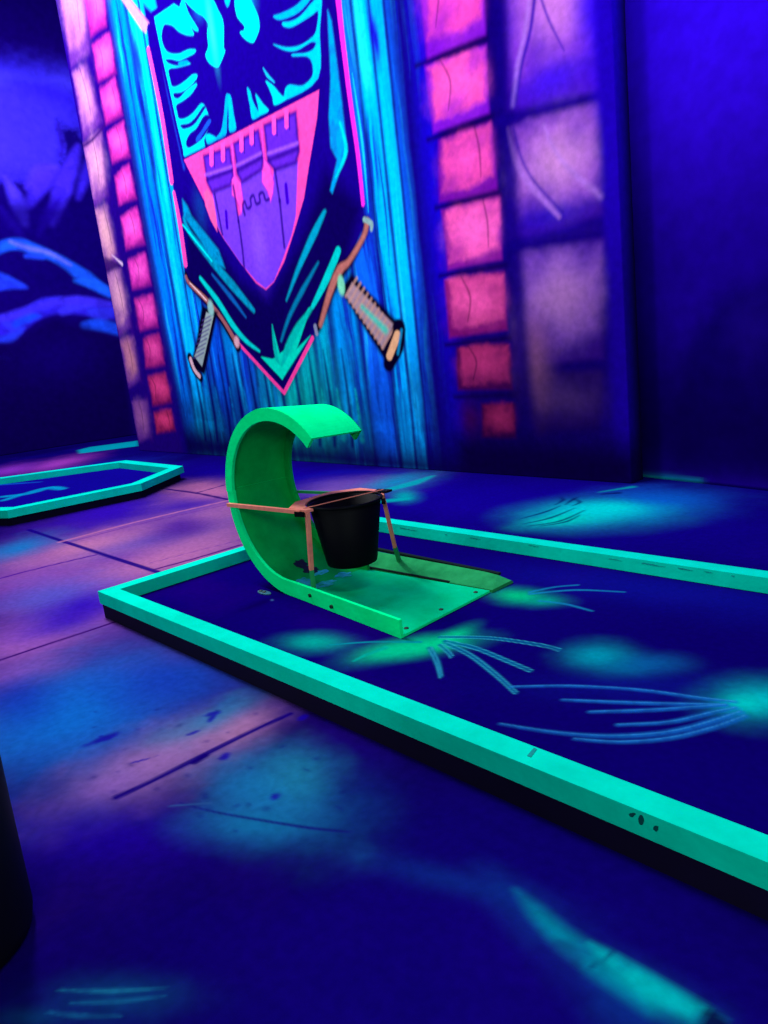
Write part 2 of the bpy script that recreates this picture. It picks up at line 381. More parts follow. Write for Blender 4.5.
cv.stroke(v5([(400, -30), (385, 90), (360, 190), (340, 310)]), [.03, .03, .03, .03], (60, 20, 160), .015, .9)
cv.stroke(v5([(385, -30), (370, 90), (348, 190), (332, 310)]), [.02, .02, .03, .02], (180, 125, 225), .03, .5)
cv.stroke(v5([(415, -10), (440, 60), (485, 150)]), [.02, .02, .01], (60, 20, 160), .012, .8)
cv.poly([wl(572, -160), wl(640, -160), wl(620, 120), wl(600, 112), wl(592, 60), wl(577, 20)], (40, 4, 205), .12, .85)
cv.stroke([(X(511, 200)-.0, -.1), (X(511, 200), 7)], .15, (14, 0, 110), .07, .85)
cv.poly([(X(605, 240)+.0, -.1), (PX1+.1, -.1), (PX1+.1, 7), (X(605, 240), 7)], (28, 1, 160), .05)
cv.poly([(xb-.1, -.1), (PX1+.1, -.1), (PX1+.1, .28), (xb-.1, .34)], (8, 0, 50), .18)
cv.poly([(xb-.05, -.1), (PX1+.1, -.1), (PX1+.1, 1.5), (xb-.05, 1.1)], (8, 0, 55), .8, .65)  # lamp falloff low on the panel, painted as a dark fade

# banner ------------------------------------------------------------
navy = (26, 0, 150); dk = (10, 0, 78)
Lt = wl(149.5, 52); Lb = wl(186, 283); Bt = wl(283.6, 394); Rm = wl(363, 206); Rt = wl(338.5, 0)
def ext(a, b, z): t = (z-a[1])/(b[1]-a[1]); return (a[0]+t*(b[0]-a[0]), z)
banner = [wl(134, -80), Lt, wl(174, 194), Lb, Bt, wl(312, 338), wl(345, 270), wl(366, 222), Rm, wl(350, 99), Rt, ext(Rm, Rt, 7.8), (wl(134, -80)[0], 7.8)]
cv.poly(banner, (20, 0, 125), .02)
cv.poly([wl(186, 200), wl(240, 280), wl(268, 300), wl(300, 240), wl(325, 170), wl(362, 206), wl(345, 272), wl(312, 338), Bt, Lb], dk, .12)
# pale blade and blue corner at upper left
cv.poly(wp([(120, -20), (150, -20), (158, 12), (160, 20)]), (0, 160, 235), .03)
cv.poly(wp([(118, -6), (126, -6), (148, 22), (146, 33), (141, 29)]), (200, 135, 170), .02)
cv.stroke(wp([(126, -6), (149, 23)]), .02, (160, 90, 150), .012)
# pink border lines
PK = (255, 70, 170)
def pline(pts, w=.05, c=PK): cv.stroke(wp(pts), w, c, .008)
pline([(148.5, 50), (162, 117), (171.6, 181)], [.075, .09, .09]); pline([(174, 193), (180, 225), (185.5, 264)], [.06, .09, .09])
pline([(239, 344), (283.8, 392.5)], .045, (255, 60, 150)); pline([(284.2, 392.5), (312.5, 338)], .05, (255, 60, 150))
pline([(338, -4), (342, 34), (350, 99), (358, 156), (363, 204)], [.07, .06, .055, .05, .045], (255, 40, 215))
cv.stroke(wp([(156, 22), (167, 85), (178, 135), (184, 168)]), [.02, .06, .07, .03], (20, 70, 215), .03, .8)
TL = (0, 185, 190)
def c3(p): return wp(p, 100, 200, 3.84)
def c4(p): return wp(p, 250, 200, 3.84)
def c1(p): return wp(p, 100, 0, 3.84)
def c2(p): return wp(p, 250, 0, 3.84)
def c8(p): return wp(p, 140, 0, 3.84)
cv.poly(c1([(316, 765), (335, 790), (352, 830), (400, 890), (455, 960), (480, 1030), (440, 1010), (370, 900), (322, 830)]), (0, 150, 200), .025, .9, .3, ts=9)
cv.stroke(c3([(322, 70), (345, 125), (430, 235), (510, 330), (590, 425)]), [.05, .07, .10, .11, .05], (0, 150, 185), .02, .95, .25)
cv.stroke(c3([(318, 95), (350, 135), (430, 235)]), [.02, .03, .02], (0, 240, 230), .012)
cv.stroke(c3([(430, 285), (500, 370), (560, 450)]), [.02, .06, .02], (10, 95, 175), .02, .9)
cv.stroke(c3([(385, 300), (450, 385), (510, 480), (560, 540), (612, 580)]), [.05, .08, .08, .06, .03], (0, 205, 195), .015)
cv.poly(c3([(618, 603), (660, 612), (680, 600), (662, 480), (690, 590), (730, 560), (800, 415), (810, 410), (760, 560), (700, 690)]), (0, 205, 175), .012)
cv.stroke(c4([(283, 45), (235, 150), (185, 265), (140, 385)]), [.02, .08, .06, .02], (0, 150, 185), .02, .95)
cv.stroke(c4([(262, 240), (200, 350), (150, 450), (120, 540)]), [.02, .06, .05, .03], (0, 120, 165), .02, .9)
cv.stroke(c4([(338, 195), (300, 290), (240, 410)]), [.08, .10, .05], (0, 195, 190), .012)
cv.stroke(c4([(235, 420), (185, 490), (145, 570), (120, 660)]), [.03, .09, .10, .04], (0, 180, 165), .02)
cv.stroke(c4([(85, 480), (95, 570), (115, 660)]), [.01, .05, .06], (0, 175, 160), .015)
cv.poly(c4([(45, 602), (90, 612), (122, 640), (150, 600), (232, 520), (125, 688), (60, 620)]), (0, 215, 180), .015)
cv.poly(c2([(298, 40), (312, 80), (335, 250), (352, 385), (373, 582), (345, 655), (316, 742), (308, 730), (335, 612), (310, 565), (303, 450), (310, 300)]), (0, 150, 225), .02, 1, .3, ts=8)
cv.stroke(c2([(345, 470), (368, 580), (330, 680)]), [.02, .05, .02], (0, 205, 215), .015)
cv.stroke(c2([(288, 812), (250, 890), (195, 1015)]), [.03, .08, .04], (0, 150, 185), .02)
cv.blob(c1([(385, 800)])[0], (.12, 0), (0, .25), (8, 60, 150), .6, .4)

# shield: cyan field with the dark eagle
CY = (0, 225, 250); EG = (20, 0, 130)
shield_top = c8([(50, 62), (100, 28), (175, -30), (700, -60), (697, 60), (686, 302), (170, 604)])
cv.poly(shield_top, EG, .012, grow=.05)
cv.poly(c8([(55, 66), (130, 15), (165, 38), (205, 126), (214, 196), (188, 236), (220, 287), (216, 318), (243, 398), (250, 408), (272, 465), (245, 540), (252, 570), (172, 604)]), CY, .012)
for P_ in ([(90, 98), (105, 92), (128, 100), (152, 122), (192, 136), (250, 130), (250, 190), (190, 190), (150, 207), (112, 204), (92, 182), (82, 140)],
           [(97, 228), (122, 226), (150, 232), (190, 214), (240, 196), (240, 252), (185, 240), (150, 254), (112, 246)],
           [(112, 264), (145, 258), (190, 246), (245, 230), (245, 285), (205, 286), (180, 306), (150, 328), (126, 334), (112, 316), (108, 288)],
           [(130, 356), (160, 352), (195, 328), (228, 290), (240, 300), (212, 322), (180, 346), (150, 378), (132, 376), (126, 364)],
           [(140, 402), (162, 388), (195, 362), (228, 318), (255, 330), (250, 396), (232, 400), (204, 434), (176, 454), (150, 456), (138, 430)],
           [(156, 478), (186, 472), (212, 450), (242, 408), (252, 412), (232, 446), (205, 482), (172, 496), (158, 490)],
           [(176, 545), (192, 512), (216, 492), (250, 440), (285, 460), (262, 500), (240, 532), (206, 560), (184, 568)]):
    cv.poly(crom(c8(P_), True, 4), EG, .014)
cv.stroke(c8([(62, 80), (90, 215), (120, 350), (148, 480), (176, 590)]), .05, CY, .012); cv.stroke(c8([(172, 590), (240, 556)]), .06, CY, .012)
for P_, c_ in (([(150, 238), (178, 232), (186, 238), (178, 248), (150, 252)], (0, 140, 240)),
               ([(222, 545), (245, 510), (272, 468), (262, 460), (238, 500), (215, 532)], (20, 80, 225)),
               ([(330, 366), (322, 440), (310, 505), (282, 540), (328, 522), (334, 450), (341, 372)], (0, 165, 235)),
               ([(338, 368), (350, 375), (360, 440), (369, 498), (344, 506), (341, 450)], (0, 185, 240)),
               ([(252, 522), (268, 515), (296, 535), (262, 555)], (0, 195, 240)),
               ([(411, 338), (424, 352), (432, 385), (456, 428), (486, 420), (470, 438), (433, 458), (422, 405)], (0, 190, 245)),
               ([(444, 360), (472, 398), (494, 425), (462, 440), (452, 400)], (0, 205, 245)),
               ([(483, 310), (512, 330), (545, 368), (568, 376), (518, 404), (508, 370), (494, 335)], (0, 215, 245)),
               ([(165, -5), (186, 50), (223, 112), (210, 116), (176, 82), (148, 55)], (0, 215, 250)),
               ([(322, -15), (336, 28), (348, -15)], (0, 170, 240)),
               ([(512, 62), (540, 52), (590, 28), (630, -5), (655, -5), (612, 45), (560, 70), (530, 75)], (0, 165, 240)),
               ([(548, 86), (580, 82), (620, 58), (665, 5), (697, -5), (690, 120), (684, 300), (566, 380), (556, 350), (572, 326), (620, 330), (650, 308), (664, 282), (660, 240), (640, 216), (590, 216), (585, 208), (635, 204), (664, 190), (676, 165), (655, 162), (605, 192), (560, 194), (512, 170), (560, 182), (610, 176), (655, 148), (676, 118), (684, 44), (655, 62), (585, 103), (552, 100)], (0, 190, 240)),
               ([(170, -10), (215, 46), (242, 62), (262, 92), (258, 125), (262, 180), (252, 210), (265, 240), (292, 258), (306, 248), (326, 198), (321, 180), (320, 90), (300, 40), (265, -10)], (0, 240, 252)),
               ([(366, -10), (372, 60), (400, 98), (398, 118), (384, 124), (404, 150), (432, 164), (446, 145), (458, 108), (455, 70), (440, 30), (415, -10)], (0, 240, 252))):
    cv.poly(crom(c8(P_), True, 4), c_, .011)
cv.stroke(c8([(473, 262), (490, 290), (516, 316)]), [.01, .03, .01], (20, 190, 245), .01)
cv.blob(c8([(275, 110)])[0], (.05, 0), (0, .3), (60, 255, 250), .5); cv.blob(c8([(228, 25)])[0], (.1, 0), (0, .1), (0, 130, 220), .5)
cv.blob(c8([(420, 20)])[0], (.1, 0), (0, .1), (0, 150, 225), .5)
# lower field
shield_low = wp([(184, 160), (319, 90), (317, 118), (309, 165), (304, 198), (294, 232), (284, 262), (274, 282), (266, 290), (256, 283), (240, 262), (222, 236), (206, 204), (194, 180)])
cv.poly(shield_low, (20, 0, 120), .03, grow=.03)
cv.poly(shield_low, (255, 70, 170), .012)
PU, PL, PD = (118, 56, 225), (98, 34, 205), (36, 0, 125)
body = c1([(430, 735), (508, 708), (530, 830), (556, 810), (660, 750), (668, 640), (760, 615), (752, 830), (735, 905), (700, 1000), (668, 1080), (636, 1108), (600, 1080), (540, 1010), (478, 920), (452, 870)])
cv.poly(body, PU, .012); cv.blob(c1([(610, 940)])[0], (.13, 0), (0, .30), (140, 78, 245), .8); cv.poly(c1([(540, 698), (622, 648), (645, 745), (668, 780), (545, 835)]), PU, .012)
for P_ in ([(398, 600), (498, 566), (512, 676), (500, 712), (430, 738), (412, 700)],
           [(514, 552), (608, 500), (627, 610), (622, 650), (545, 700), (528, 668)],
           [(630, 482), (752, 430), (764, 582), (752, 625), (672, 652), (645, 622)]):
    cv.poly(c1(P_), PL, .012); q = c1(P_); cv.stroke(q+[q[0]], .04, PD, .03, .85, curve=False)
for P_ in ([(412, 690), (505, 655)], [(528, 655), (622, 605)], [(648, 615), (760, 570)]): cv.stroke(c1(P_), .045, PD, .025, .8)
for P_ in ([(405, 672), (505, 640)], [(525, 635), (618, 588)], [(645, 590), (758, 550)]): cv.stroke(c1(P_), .03, (170, 90, 255), .02, .7)
for (a, b, h) in ((428, 600, 42), (472, 585, 40), (543, 545, 42), (582, 520, 40), (668, 478, 42), (716, 455, 42)):
    cv.poly(c1([(a-9, b-35), (a+8, b-40), (a+8, b+h-8), (a, b+h), (a-7, b+h-8)]), (255, 75, 185), .01)
    cv.stroke(c1([(a+10, b-20), (a+12, b+h)]), .018, PD, .01, .8)
for P_ in ([(503, 556), (510, 552), (520, 672), (540, 702), (552, 780), (541, 828), (534, 792), (524, 768), (506, 750), (506, 690), (514, 676)],
           [(617, 500), (624, 495), (632, 610), (652, 640), (668, 700), (664, 745), (655, 778), (645, 738), (622, 700), (622, 655), (630, 635)]):
    cv.poly(c1(P_), (255, 75, 195), .012); cv.stroke(c1(P_)+[c1(P_)[0]], .014, (150, 30, 200), .01, .6, curve=False)
cv.poly(c1([(398, 740), (412, 725), (436, 765), (446, 830), (450, 890), (425, 845), (405, 790)]), (255, 90, 165), .014)
for P_ in ([(556, 825), (548, 790), (556, 775), (566, 800), (580, 790), (578, 762), (590, 752), (600, 782), (614, 775), (612, 748), (626, 740), (636, 768), (648, 765)], [(532, 850), (545, 940), (555, 1040)], [(690, 770), (700, 870), (708, 950)], [(512, 715), (524, 790), (532, 850)], [(672, 655), (690, 770)], [(440, 745), (470, 900)]):
    cv.stroke(c1(P_), .034, PD, .02, .95)
for P_ in ([(484, 815), (488, 872)], [(714, 712), (720, 775)]): cv.stroke(c1(P_), .055, (60, 0, 190), .012)
# swords ---------------------------------------------------------------
BR, BL, TN = (6, 0, 30), (225, 170, 150), (160, 90, 95)
cv.stroke(c3([(330, 285), (345, 320), (410, 385), (465, 455), (530, 565)]), [.07, .09, .12, .10, .12], BR, .02)
cv.stroke(c3([(330, 295), (345, 322), (405, 380), (465, 450), (528, 555)]), [.05, .05, .07, .055, .07], TN, .012)
cv.stroke(c3([(345, 318), (385, 360), (408, 385)]), [.012, .02, .02], (250, 205, 200), .01)
cv.poly(c3([(392, 405), (452, 430), (402, 672), (346, 640), (370, 540)]), BR, .03)
cv.poly(c3([(408, 430), (436, 445), (392, 640), (362, 600), (385, 540)]), (150, 165, 160), .012)
for k in range(9):
    t = k/8; a = (405+(372-405)*t, 455+(600-455)*t); cv.stroke(c3([(a[0]-12, a[1]+8), (a[0]+26, a[1]-14)]), .018, (70, 50, 120), .012, .75)
cv.stroke(c3([(345, 605), (362, 650), (386, 682)]), [.13, .13, .12], BR, .02); cv.stroke(c3([(348, 612), (362, 650), (382, 676)]), [.07, .06, .06], (230, 180, 185), .012)
cv.blob(c3([(425, 415)])[0], (.07, 0), (0, .10), (140, 190, 180), 1, hard=3); cv.blob(c3([(525, 545)])[0], (.06, 0), (0, .07), (220, 160, 170), 1, hard=3)
cv.stroke(c4([(448, 85), (436, 140), (385, 230), (345, 275), (310, 350), (262, 490)]), [.10, .08, .10, .15, .12, .09], BR, .03)
cv.stroke(c4([(450, 82), (436, 140), (380, 235), (345, 268), (310, 345), (270, 480)]), [.06, .05, .055, .09, .08, .05], (180, 100, 95), .02)
cv.stroke(c4([(440, 75), (465, 90), (466, 115)]), [.05, .05, .03], (130, 160, 160), .012); cv.stroke(c4([(250, 485), (256, 512)]), [.05, .05], (130, 130, 160), .012)
cv.poly(c4([(344, 345), (390, 282), (596, 498), (538, 648), (500, 590)]), BR, .03)
cv.poly(c4([(366, 365), (392, 318), (552, 478), (512, 572)]), (160, 125, 140), .02)
for k in range(11):
    t = k/10; a = (372+(512-372)*t, 362+(560-362)*t); cv.stroke(c4([(a[0]-4, a[1]+8), (a[0]+38, a[1]-62)]), .024, (190, 135, 125), .018, .8)
cv.stroke(c4([(430, 410), (520, 500)]), [.04, .07], (30, 190, 170), .03, .85)
cv.stroke(c4([(572, 490), (566, 560), (532, 630)]), [.16, .17, .14], BR, .02); cv.stroke(c4([(566, 520), (535, 600)]), [.09, .08], (225, 160, 120), .012)
cv.stroke(c4([(582, 500), (568, 590)]), .03, (10, 120, 170), .015)
cv.blob(c4([(350, 328)])[0], (.055, 0), (0, .10), (120, 210, 170), 1, hard=3)

mural_m = paint_mat('mural_paint', .9, .0, 18, .12, .1)
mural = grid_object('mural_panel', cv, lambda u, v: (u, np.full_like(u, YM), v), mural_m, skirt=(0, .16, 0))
tag(mural, 'tall castle wall panel painted with blue planks, shield banner, sword hilts and stone columns', 'mural')

#==================================================================== WALLS
# back wall right of the panel
A, B = np.array([-2.989, 5.232]), np.array([-1.941, 5.035]); D = (B-A)/np.linalg.norm(B-A)
def bw(px, py):
    N = np.array([-D[1], D[0], 0]); p = on_plane(px, py, (A[0], A[1], 0), N); return ((p[:2]-A)@D, p[2])
cb = Canvas(np.arange(-1.2, 6.0, .025), np.arange(0, 7.6, .025), (46, 6, 196))
f_ = (slice(None), slice(None))
cb.mix(f_, .3*fbm(cb.U*.8, cb.V*.8, 31), (24, 0, 150))
cb.poly([(-1.3, -.1), (6, -.1), (6, 1.9), (-1.3, 2.2)], (18, 0, 110), .7, .9)  # wall darkened downwards in its colour, standing in for lamp falloff
cb.poly([bw(672, 470), bw(675, 400), bw(690, 340), bw(715, 300), bw(735, 285), bw(768, 275), bw(800, 270), bw(820, 480)], (6, 0, 70), .10, .75, warp=.05)
cb.blob(bw(752, 335), (.16, 0), (0, .28), (25, 5, 120), .6, .4); cb.stroke([bw(640, 330), bw(655, 400), bw(640, 470)], [.1, .4, .3], (16, 0, 90), .25, .5)
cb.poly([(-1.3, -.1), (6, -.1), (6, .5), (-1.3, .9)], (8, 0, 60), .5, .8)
cb.poly([bw(632, 473), bw(670, 476), bw(705, 483), bw(632, 481)], (0, 90, 150), .04, .7)
cb.stroke([bw(634, 477), bw(700, 482)], [.03, .015], (0, 185, 190), .02, .8)
wallm = paint_mat('wall_paint', .9, .0, 9, .12, .1)
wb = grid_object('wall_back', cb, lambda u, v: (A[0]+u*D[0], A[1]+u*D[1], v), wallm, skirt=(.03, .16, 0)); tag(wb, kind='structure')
# left jungle wall
A2, B2 = np.array([-14.152, 3.94]), np.array([-13.56, 6.136]); D2 = (B2-A2)/np.linalg.norm(B2-A2)
def lw(px, py):
    N = np.array([-D2[1], D2[0], 0]); p = on_plane(px, py, (A2[0], A2[1], 0), N); return ((p[:2]-A2)@D2, p[2])
cl = Canvas(graded([(-9, .06), (-1.5, .03), (-.8, .02), (4.6, .02)]), np.arange(0, 9.6, .02), (22, 0, 110))
cl.mix(f_, .4*fbm(cl.U*.8, cl.V*.8, 41), (10, 0, 80))
def w7(p): return [lw(a/3.84, b/3.84) for a, b in p]
def w8(p): return [lw(a/3.84, 200+b/3.84) for a, b in p]
cl.poly(w7([(-420, 200), (300, 290), (330, 700), (-420, 720)]), (62, 45, 250), .45, .95, warp=.1)
cl.poly(w7([(-420, 235), (280, 300), (300, 340), (100, 330), (-420, 285)]), (80, 70, 255), .15, .5)
cl.stroke(w7([(60, 320), (180, 345), (280, 390)]), [.1, .3, .1], (38, 15, 215), .2, .7)
# foliage silhouettes
dkp = (12, 0, 90)
cl.poly(w7([(-420, 640), (20, 700), (90, 690), (150, 650), (215, 640), (240, 560), (225, 470), (250, 490), (300, 500), (340, 560), (420, 1100), (-420, 1100)]), dkp, .10, .95, warp=.12)
for P_, w_, c_ in (([(20, 680), (70, 780), (95, 860)], [.05, .25, .1], (80, 55, 255)), ([(105, 720), (150, 660), (220, 640)], [.08, .22, .06], (78, 50, 255)),
                   ([(110, 790), (160, 700), (210, 660)], [.1, .28, .1], (70, 42, 250)), ([(200, 860), (240, 720), (280, 620), (300, 560)], [.1, .3, .2, .04], (70, 42, 250)),
                   ([(300, 760), (325, 680), (335, 620)], [.06, .16, .05], (60, 35, 235)), ([(220, 480), (240, 560), (230, 600)], [.03, .08, .03], (40, 15, 160)),
                   ([(150, 900), (190, 820), (230, 760)], [.05, .18, .06], (40, 12, 185)), ([(0, 800), (50, 860), (90, 920)], [.08, .16, .06], (45, 20, 190))):
    cl.stroke(w7(P_), w_, c_, .07, .9, .3, ts=4)
cl.poly(w8([(-420, -20), (400, 20), (450, 460), (-420, 640)]), (14, 0, 95), .2, .8)
for P_, w_, c_ in (([(-30, 205), (20, 175), (75, 170), (130, 190), (200, 215), (260, 250), (330, 300), (420, 360)], [.10, .16, .18, .18, .14, .16, .24, .12], (25, 90, 245)),
                   ([(40, 160), (110, 185), (190, 205), (270, 250)], [.03, .06, .06, .02], (110, 110, 250)),
                   ([(290, 310), (350, 320), (420, 350)], [.05, .16, .10], (25, 100, 250)), ([(100, 215), (160, 215)], [.05, .10], (30, 70, 235)),
                   ([(-20, 330), (30, 320), (100, 335)], [.16, .2, .04], (35, 60, 240)), ([(-20, 280), (30, 300), (90, 330)], [.06, .08, .03], (35, 70, 240)),
                   ([(-20, 500), (60, 480), (130, 440), (220, 420), (330, 420), (450, 440)], [.22, .3, .22, .16, .22, .2], (45, 30, 215)), ([(20, 470), (60, 500), (40, 530)], [.1, .2, .04], (50, 50, 235)), ([(120, 430), (170, 400), (235, 372)], [.2, .2, .02], (50, 40, 230)), ([(240, 430), (300, 400), (360, 405)], [.12, .22, .04], (60, 50, 240)), ([(350, 430), (390, 440), (440, 425)], [.14, .24, .1], (50, 50, 235)), ([(60, 480), (100, 450), (150, 445)], [.1, .2, .04], (25, 70, 240)),
                   ([(-20, 460), (60, 440), (180, 400), (300, 385), (420, 400)], [.1, .14, .12, .16, .10], (62, 45, 235)),
                   ([(-20, 540), (40, 530), (90, 490)], [.08, .14, .04], (40, 60, 235)),
                   ([(325, 485), (380, 480), (460, 500)], [.14, .22, .2], (25, 80, 245)), ([(-20, 608), (35, 606)], [.08, .04], (40, 40, 210))):
    cl.stroke(w8(P_), w_, c_, .05, .95, .3, ts=5)
cl.poly(w8([(-420, 590), (60, 545), (140, 490), (200, 455), (300, 480), (470, 530), (520, 930), (-420, 1050)]), (12, 0, 70), .10, .95)
cl.blob(w8([(230, 600)])[0], (.8, 0), (0, .5), (18, 0, 110), .5)
wleft = grid_object('wall_left', cl, lambda u, v: (A2[0]+u*D2[0], A2[1]+u*D2[1], v), wallm, skirt=(-.15, .04, 0)); tag(wleft, kind='structure')

#==================================================================== FLOOR
fx = graded([(-15.6, .05), (-9, .028), (-4, .012), (-1.2, .0075), (3.0, .03)])
fy = graded([(-1.0, .012), (0, .0075), (1.5, .008), (3, .016), (7.0, .035)])
cf = Canvas(fx, fy, (16, 2, 122))
n1 = fbm(cf.U*1.1, cf.V*1.1, 51)
cf.mix(f_, .6*sstep(.35, .7, n1), (10, 0, 84)); cf.mix(f_, .3*sstep(.5, .75, fbm(cf.U*2.3, cf.V*2.3, 55)), (28, 3, 150))
cf.blob(fl(560, 500), (2.2, 0), (0, .9), (24, 0, 185), .6, .3)  # far floor brightened in colour where lamp light reaches it, next patch too
cf.blob(fl(300, 478), (2.0, 0), (0, .5), (24, 0, 185), .6, .3)
def fb(px, py, rx, ry, col, al=.8, tex=.5, seed=5, ts=4.0, rot=0, hard=1.0):
    """sprayed patch given by its outline's half sizes around a floor point"""
    c = np.array(fl(px, py)); r = math.radians(rot); cr, sr = math.cos(r), math.sin(r)
    a = np.array(fl(px+rx*cr, py+rx*sr))-c; b = np.array(fl(px-ry*sr, py+ry*cr))-c
    a2 = c-np.array(fl(px-rx*cr, py-rx*sr)); b2 = c-np.array(fl(px+ry*sr, py-ry*cr))
    cf.blob(c, (a+a2)/2, (b+b2)/2, col, al, tex, seed, ts, hard)
PKF = (200, 120, 175)
# pink / purple flagstones at left
fb(120, 565, 150, 62, (105, 50, 170), .95, .35, 61, rot=-10)
fb(40, 575, 70, 26, (140, 75, 180), .8, .5, 62, rot=-10); fb(195, 520, 60, 30, (195, 120, 180), .95, .5, 63, rot=-10)
fb(90, 545, 70, 12, PKF, .9, .5, 64, rot=-14); fb(210, 492, 40, 10, (200, 115, 170), .9, .4, 65); fb(165, 560, 80, 14, (190, 110, 175), .9, .4, 66, rot=-14)
fb(30, 640, 70, 22, (170, 95, 195), .9, .5, 67, rot=-16); fb(100, 618, 40, 10, (195, 110, 175), .9, .5, 68, rot=-18); fb(20, 672, 40, 12, (160, 90, 190), .8, .5, 69, rot=-16)
fb(55, 595, 60, 16, (80, 85, 205), .8, .6, 70, rot=-10); fb(150, 540, 70, 8, (90, 80, 190), .6, .5, 71, rot=-14)
fb(70, 622, 60, 12, (40, 8, 190), .8, .5, 72, rot=-12); fb(180, 525, 35, 12, (70, 15, 160), .8, .5, 73, rot=-10); fb(110, 512, 60, 13, (50, 10, 190), .9, .4, 74, rot=-10)
fb(185, 506, 50, 8, (45, 8, 170), .85, .4, 175, rot=-8); fb(190, 529, 42, 10, (75, 30, 150), .75, .4, 176, rot=-10); fb(82, 606, 42, 15, (50, 8, 190), .9, .5, 177, rot=-16)
fb(20, 548, 38, 9, (10, 120, 200), .9, .5, 75, rot=-16); fb(60, 463, 34, 5, (180, 70, 200), .9, .4, 76, rot=-12); fb(10, 470, 30, 5, (160, 60, 210), .8, .4, 77, rot=-10)
fb(105, 470, 50, 8, (25, 60, 220), .6, .4, 78, rot=-8)
cf.poly([fl(78, 450), fl(90, 447), fl(138, 440.6), fl(138, 446), fl(80, 453.5)], (0, 190, 205), .05)
# blue sprays in front
fb(90, 700, 120, 52, (20, 95, 215), .95, .55, 81, rot=-18); fb(60, 720, 90, 34, (15, 120, 225), .8, .6, 82, rot=-16); fb(170, 680, 70, 25, (20, 60, 190), .85, .5, 83, rot=-12)
fb(20, 700, 40, 30, (20, 50, 190), .7, .5, 84)
fb(165, 755, 92, 26, (165, 110, 190), .95, .55, 85, ts=6, rot=-24); fb(110, 785, 40, 14, (150, 100, 195), .8, .5, 86, rot=-24); fb(235, 730, 45, 16, (185, 120, 180), .85, .5, 87, ts=7, rot=-24)
fb(265, 792, 70, 38, (25, 120, 190), .95, .6, 88, ts=6, rot=10); fb(298, 775, 34, 30, (30, 135, 180), .7, .6, 89, ts=7); fb(250, 825, 60, 18, (20, 130, 190), .8, .6, 90, ts=7)
fb(210, 720, 60, 12, (30, 130, 190), .7, .6, 91, ts=7, rot=-24); fb(360, 800, 40, 40, (14, 30, 130), .6, .4, 92)
fb(100, 835, 120, 40, (30, 0, 165), .8, .3, 93); fb(300, 930, 300, 50, (20, 0, 130), .6, .3, 94)
fb(120, 995, 70, 22, (12, 60, 130), .85, .6, 95, ts=9); fb(30, 1018, 40, 10, (10, 65, 130), .7, .5, 96, ts=9)
for a, b, c_ in (((60, 990), (165, 988), (25, 120, 170)), ((70, 1003), (165, 996), (20, 100, 160)), ((48, 1012), (120, 1016), (20, 100, 160))):
    cf.stroke([fl(*a), fl((a[0]+b[0])/2, (a[1]+b[1])/2+2), fl(*b)], [.004, .012, .003], c_, .006, .8, .5, ts=40)
# sweeping teal stroke, lower right
sw = [(478, 866), (505, 880), (535, 903), (568, 930), (610, 955), (660, 982), (715, 1015), (640, 1040), (600, 1012), (565, 975), (530, 935), (500, 900)]
cf.poly([fl(*q) for q in sw], (12, 60, 165), .07, .7, .5, ts=9)
cf.poly([fl(*q) for q in [(515, 890), (540, 906), (568, 930), (602, 950), (645, 972), (700, 1004), (722, 1020), (690, 1030), (650, 1015), (606, 985), (560, 950), (530, 915)]], (0, 150, 185), .022, .85, .5, ts=9)
cf.poly([fl(*q) for q in [(590, 944), (620, 958), (660, 981), (705, 1008), (690, 1018), (645, 1000), (615, 975)]], (0, 205, 215), .018, .85, .5, ts=11)
cf.poly([fl(*q) for q in [(704, 1012), (712, 1008), (735, 1030), (700, 1030)]], (8, 0, 70), .01, .9)
fb(450, 880, 90, 14, (14, 45, 150), .7, .5, 97, rot=14)
cf.stroke([fl(615, 950), fl(600, 962), fl(590, 968)], [.003, .008, .003], (8, 30, 110), .005, .7)
# beyond the course: bright sprays with grass strokes
fb(600, 511, 62, 12, (0, 245, 245), 1, .35, 101, ts=2, rot=-2); fb(560, 520, 34, 6, (0, 240, 215), .95, .4, 102, rot=-6); fb(660, 500, 60, 13, (10, 110, 240), .8, .5, 103); fb(610, 508, 40, 6, (0, 255, 250), .9, .3, 104)
for a, m_, b in (((523, 524), (550, 518), (575, 508)), ((528, 526), (560, 521), (585, 510)), ((520, 519), (545, 512), (560, 506)), ((540, 526), (565, 522), (580, 515)), ((565, 505), (572, 500), (578, 497)), ((572, 506), (580, 502), (572, 498)), ((555, 505), (563, 500), (560, 497))):
    cf.stroke([fl(*a), fl(*m_), fl(*b)], [.008, .03, .008], (6, 10, 110), .012, .85)
cf.stroke([fl(600, 492), fl(632, 487)], [.01, .05], (0, 200, 200), .03, .8)
cf.stroke([fl(603, 494), fl(618, 493)], [.03, .05], (8, 8, 110), .02, .9)
fb(350, 485, 60, 9, (125, 85, 190), .8, .5, 105, rot=-6); fb(395, 482, 34, 7, (0, 150, 205), .9, .5, 106, rot=-10); fb(405, 496, 12, 5, (0, 180, 190), .9, .4, 107)
cf.stroke([fl(375, 493), fl(410, 484), fl(432, 476)], [.08, .16, .04], (0, 185, 200), .04, .9)
cf.stroke([fl(385, 501), fl(405, 499)], [.12, .10], (0, 185, 190), .04, .9)
cf.stroke([fl(300, 478), fl(340, 472), fl(400, 473)], [.1, .25, .1], (20, 15, 175), .15, .7)
fb(345, 494, 25, 5, (160, 110, 190), .8, .4, 108)
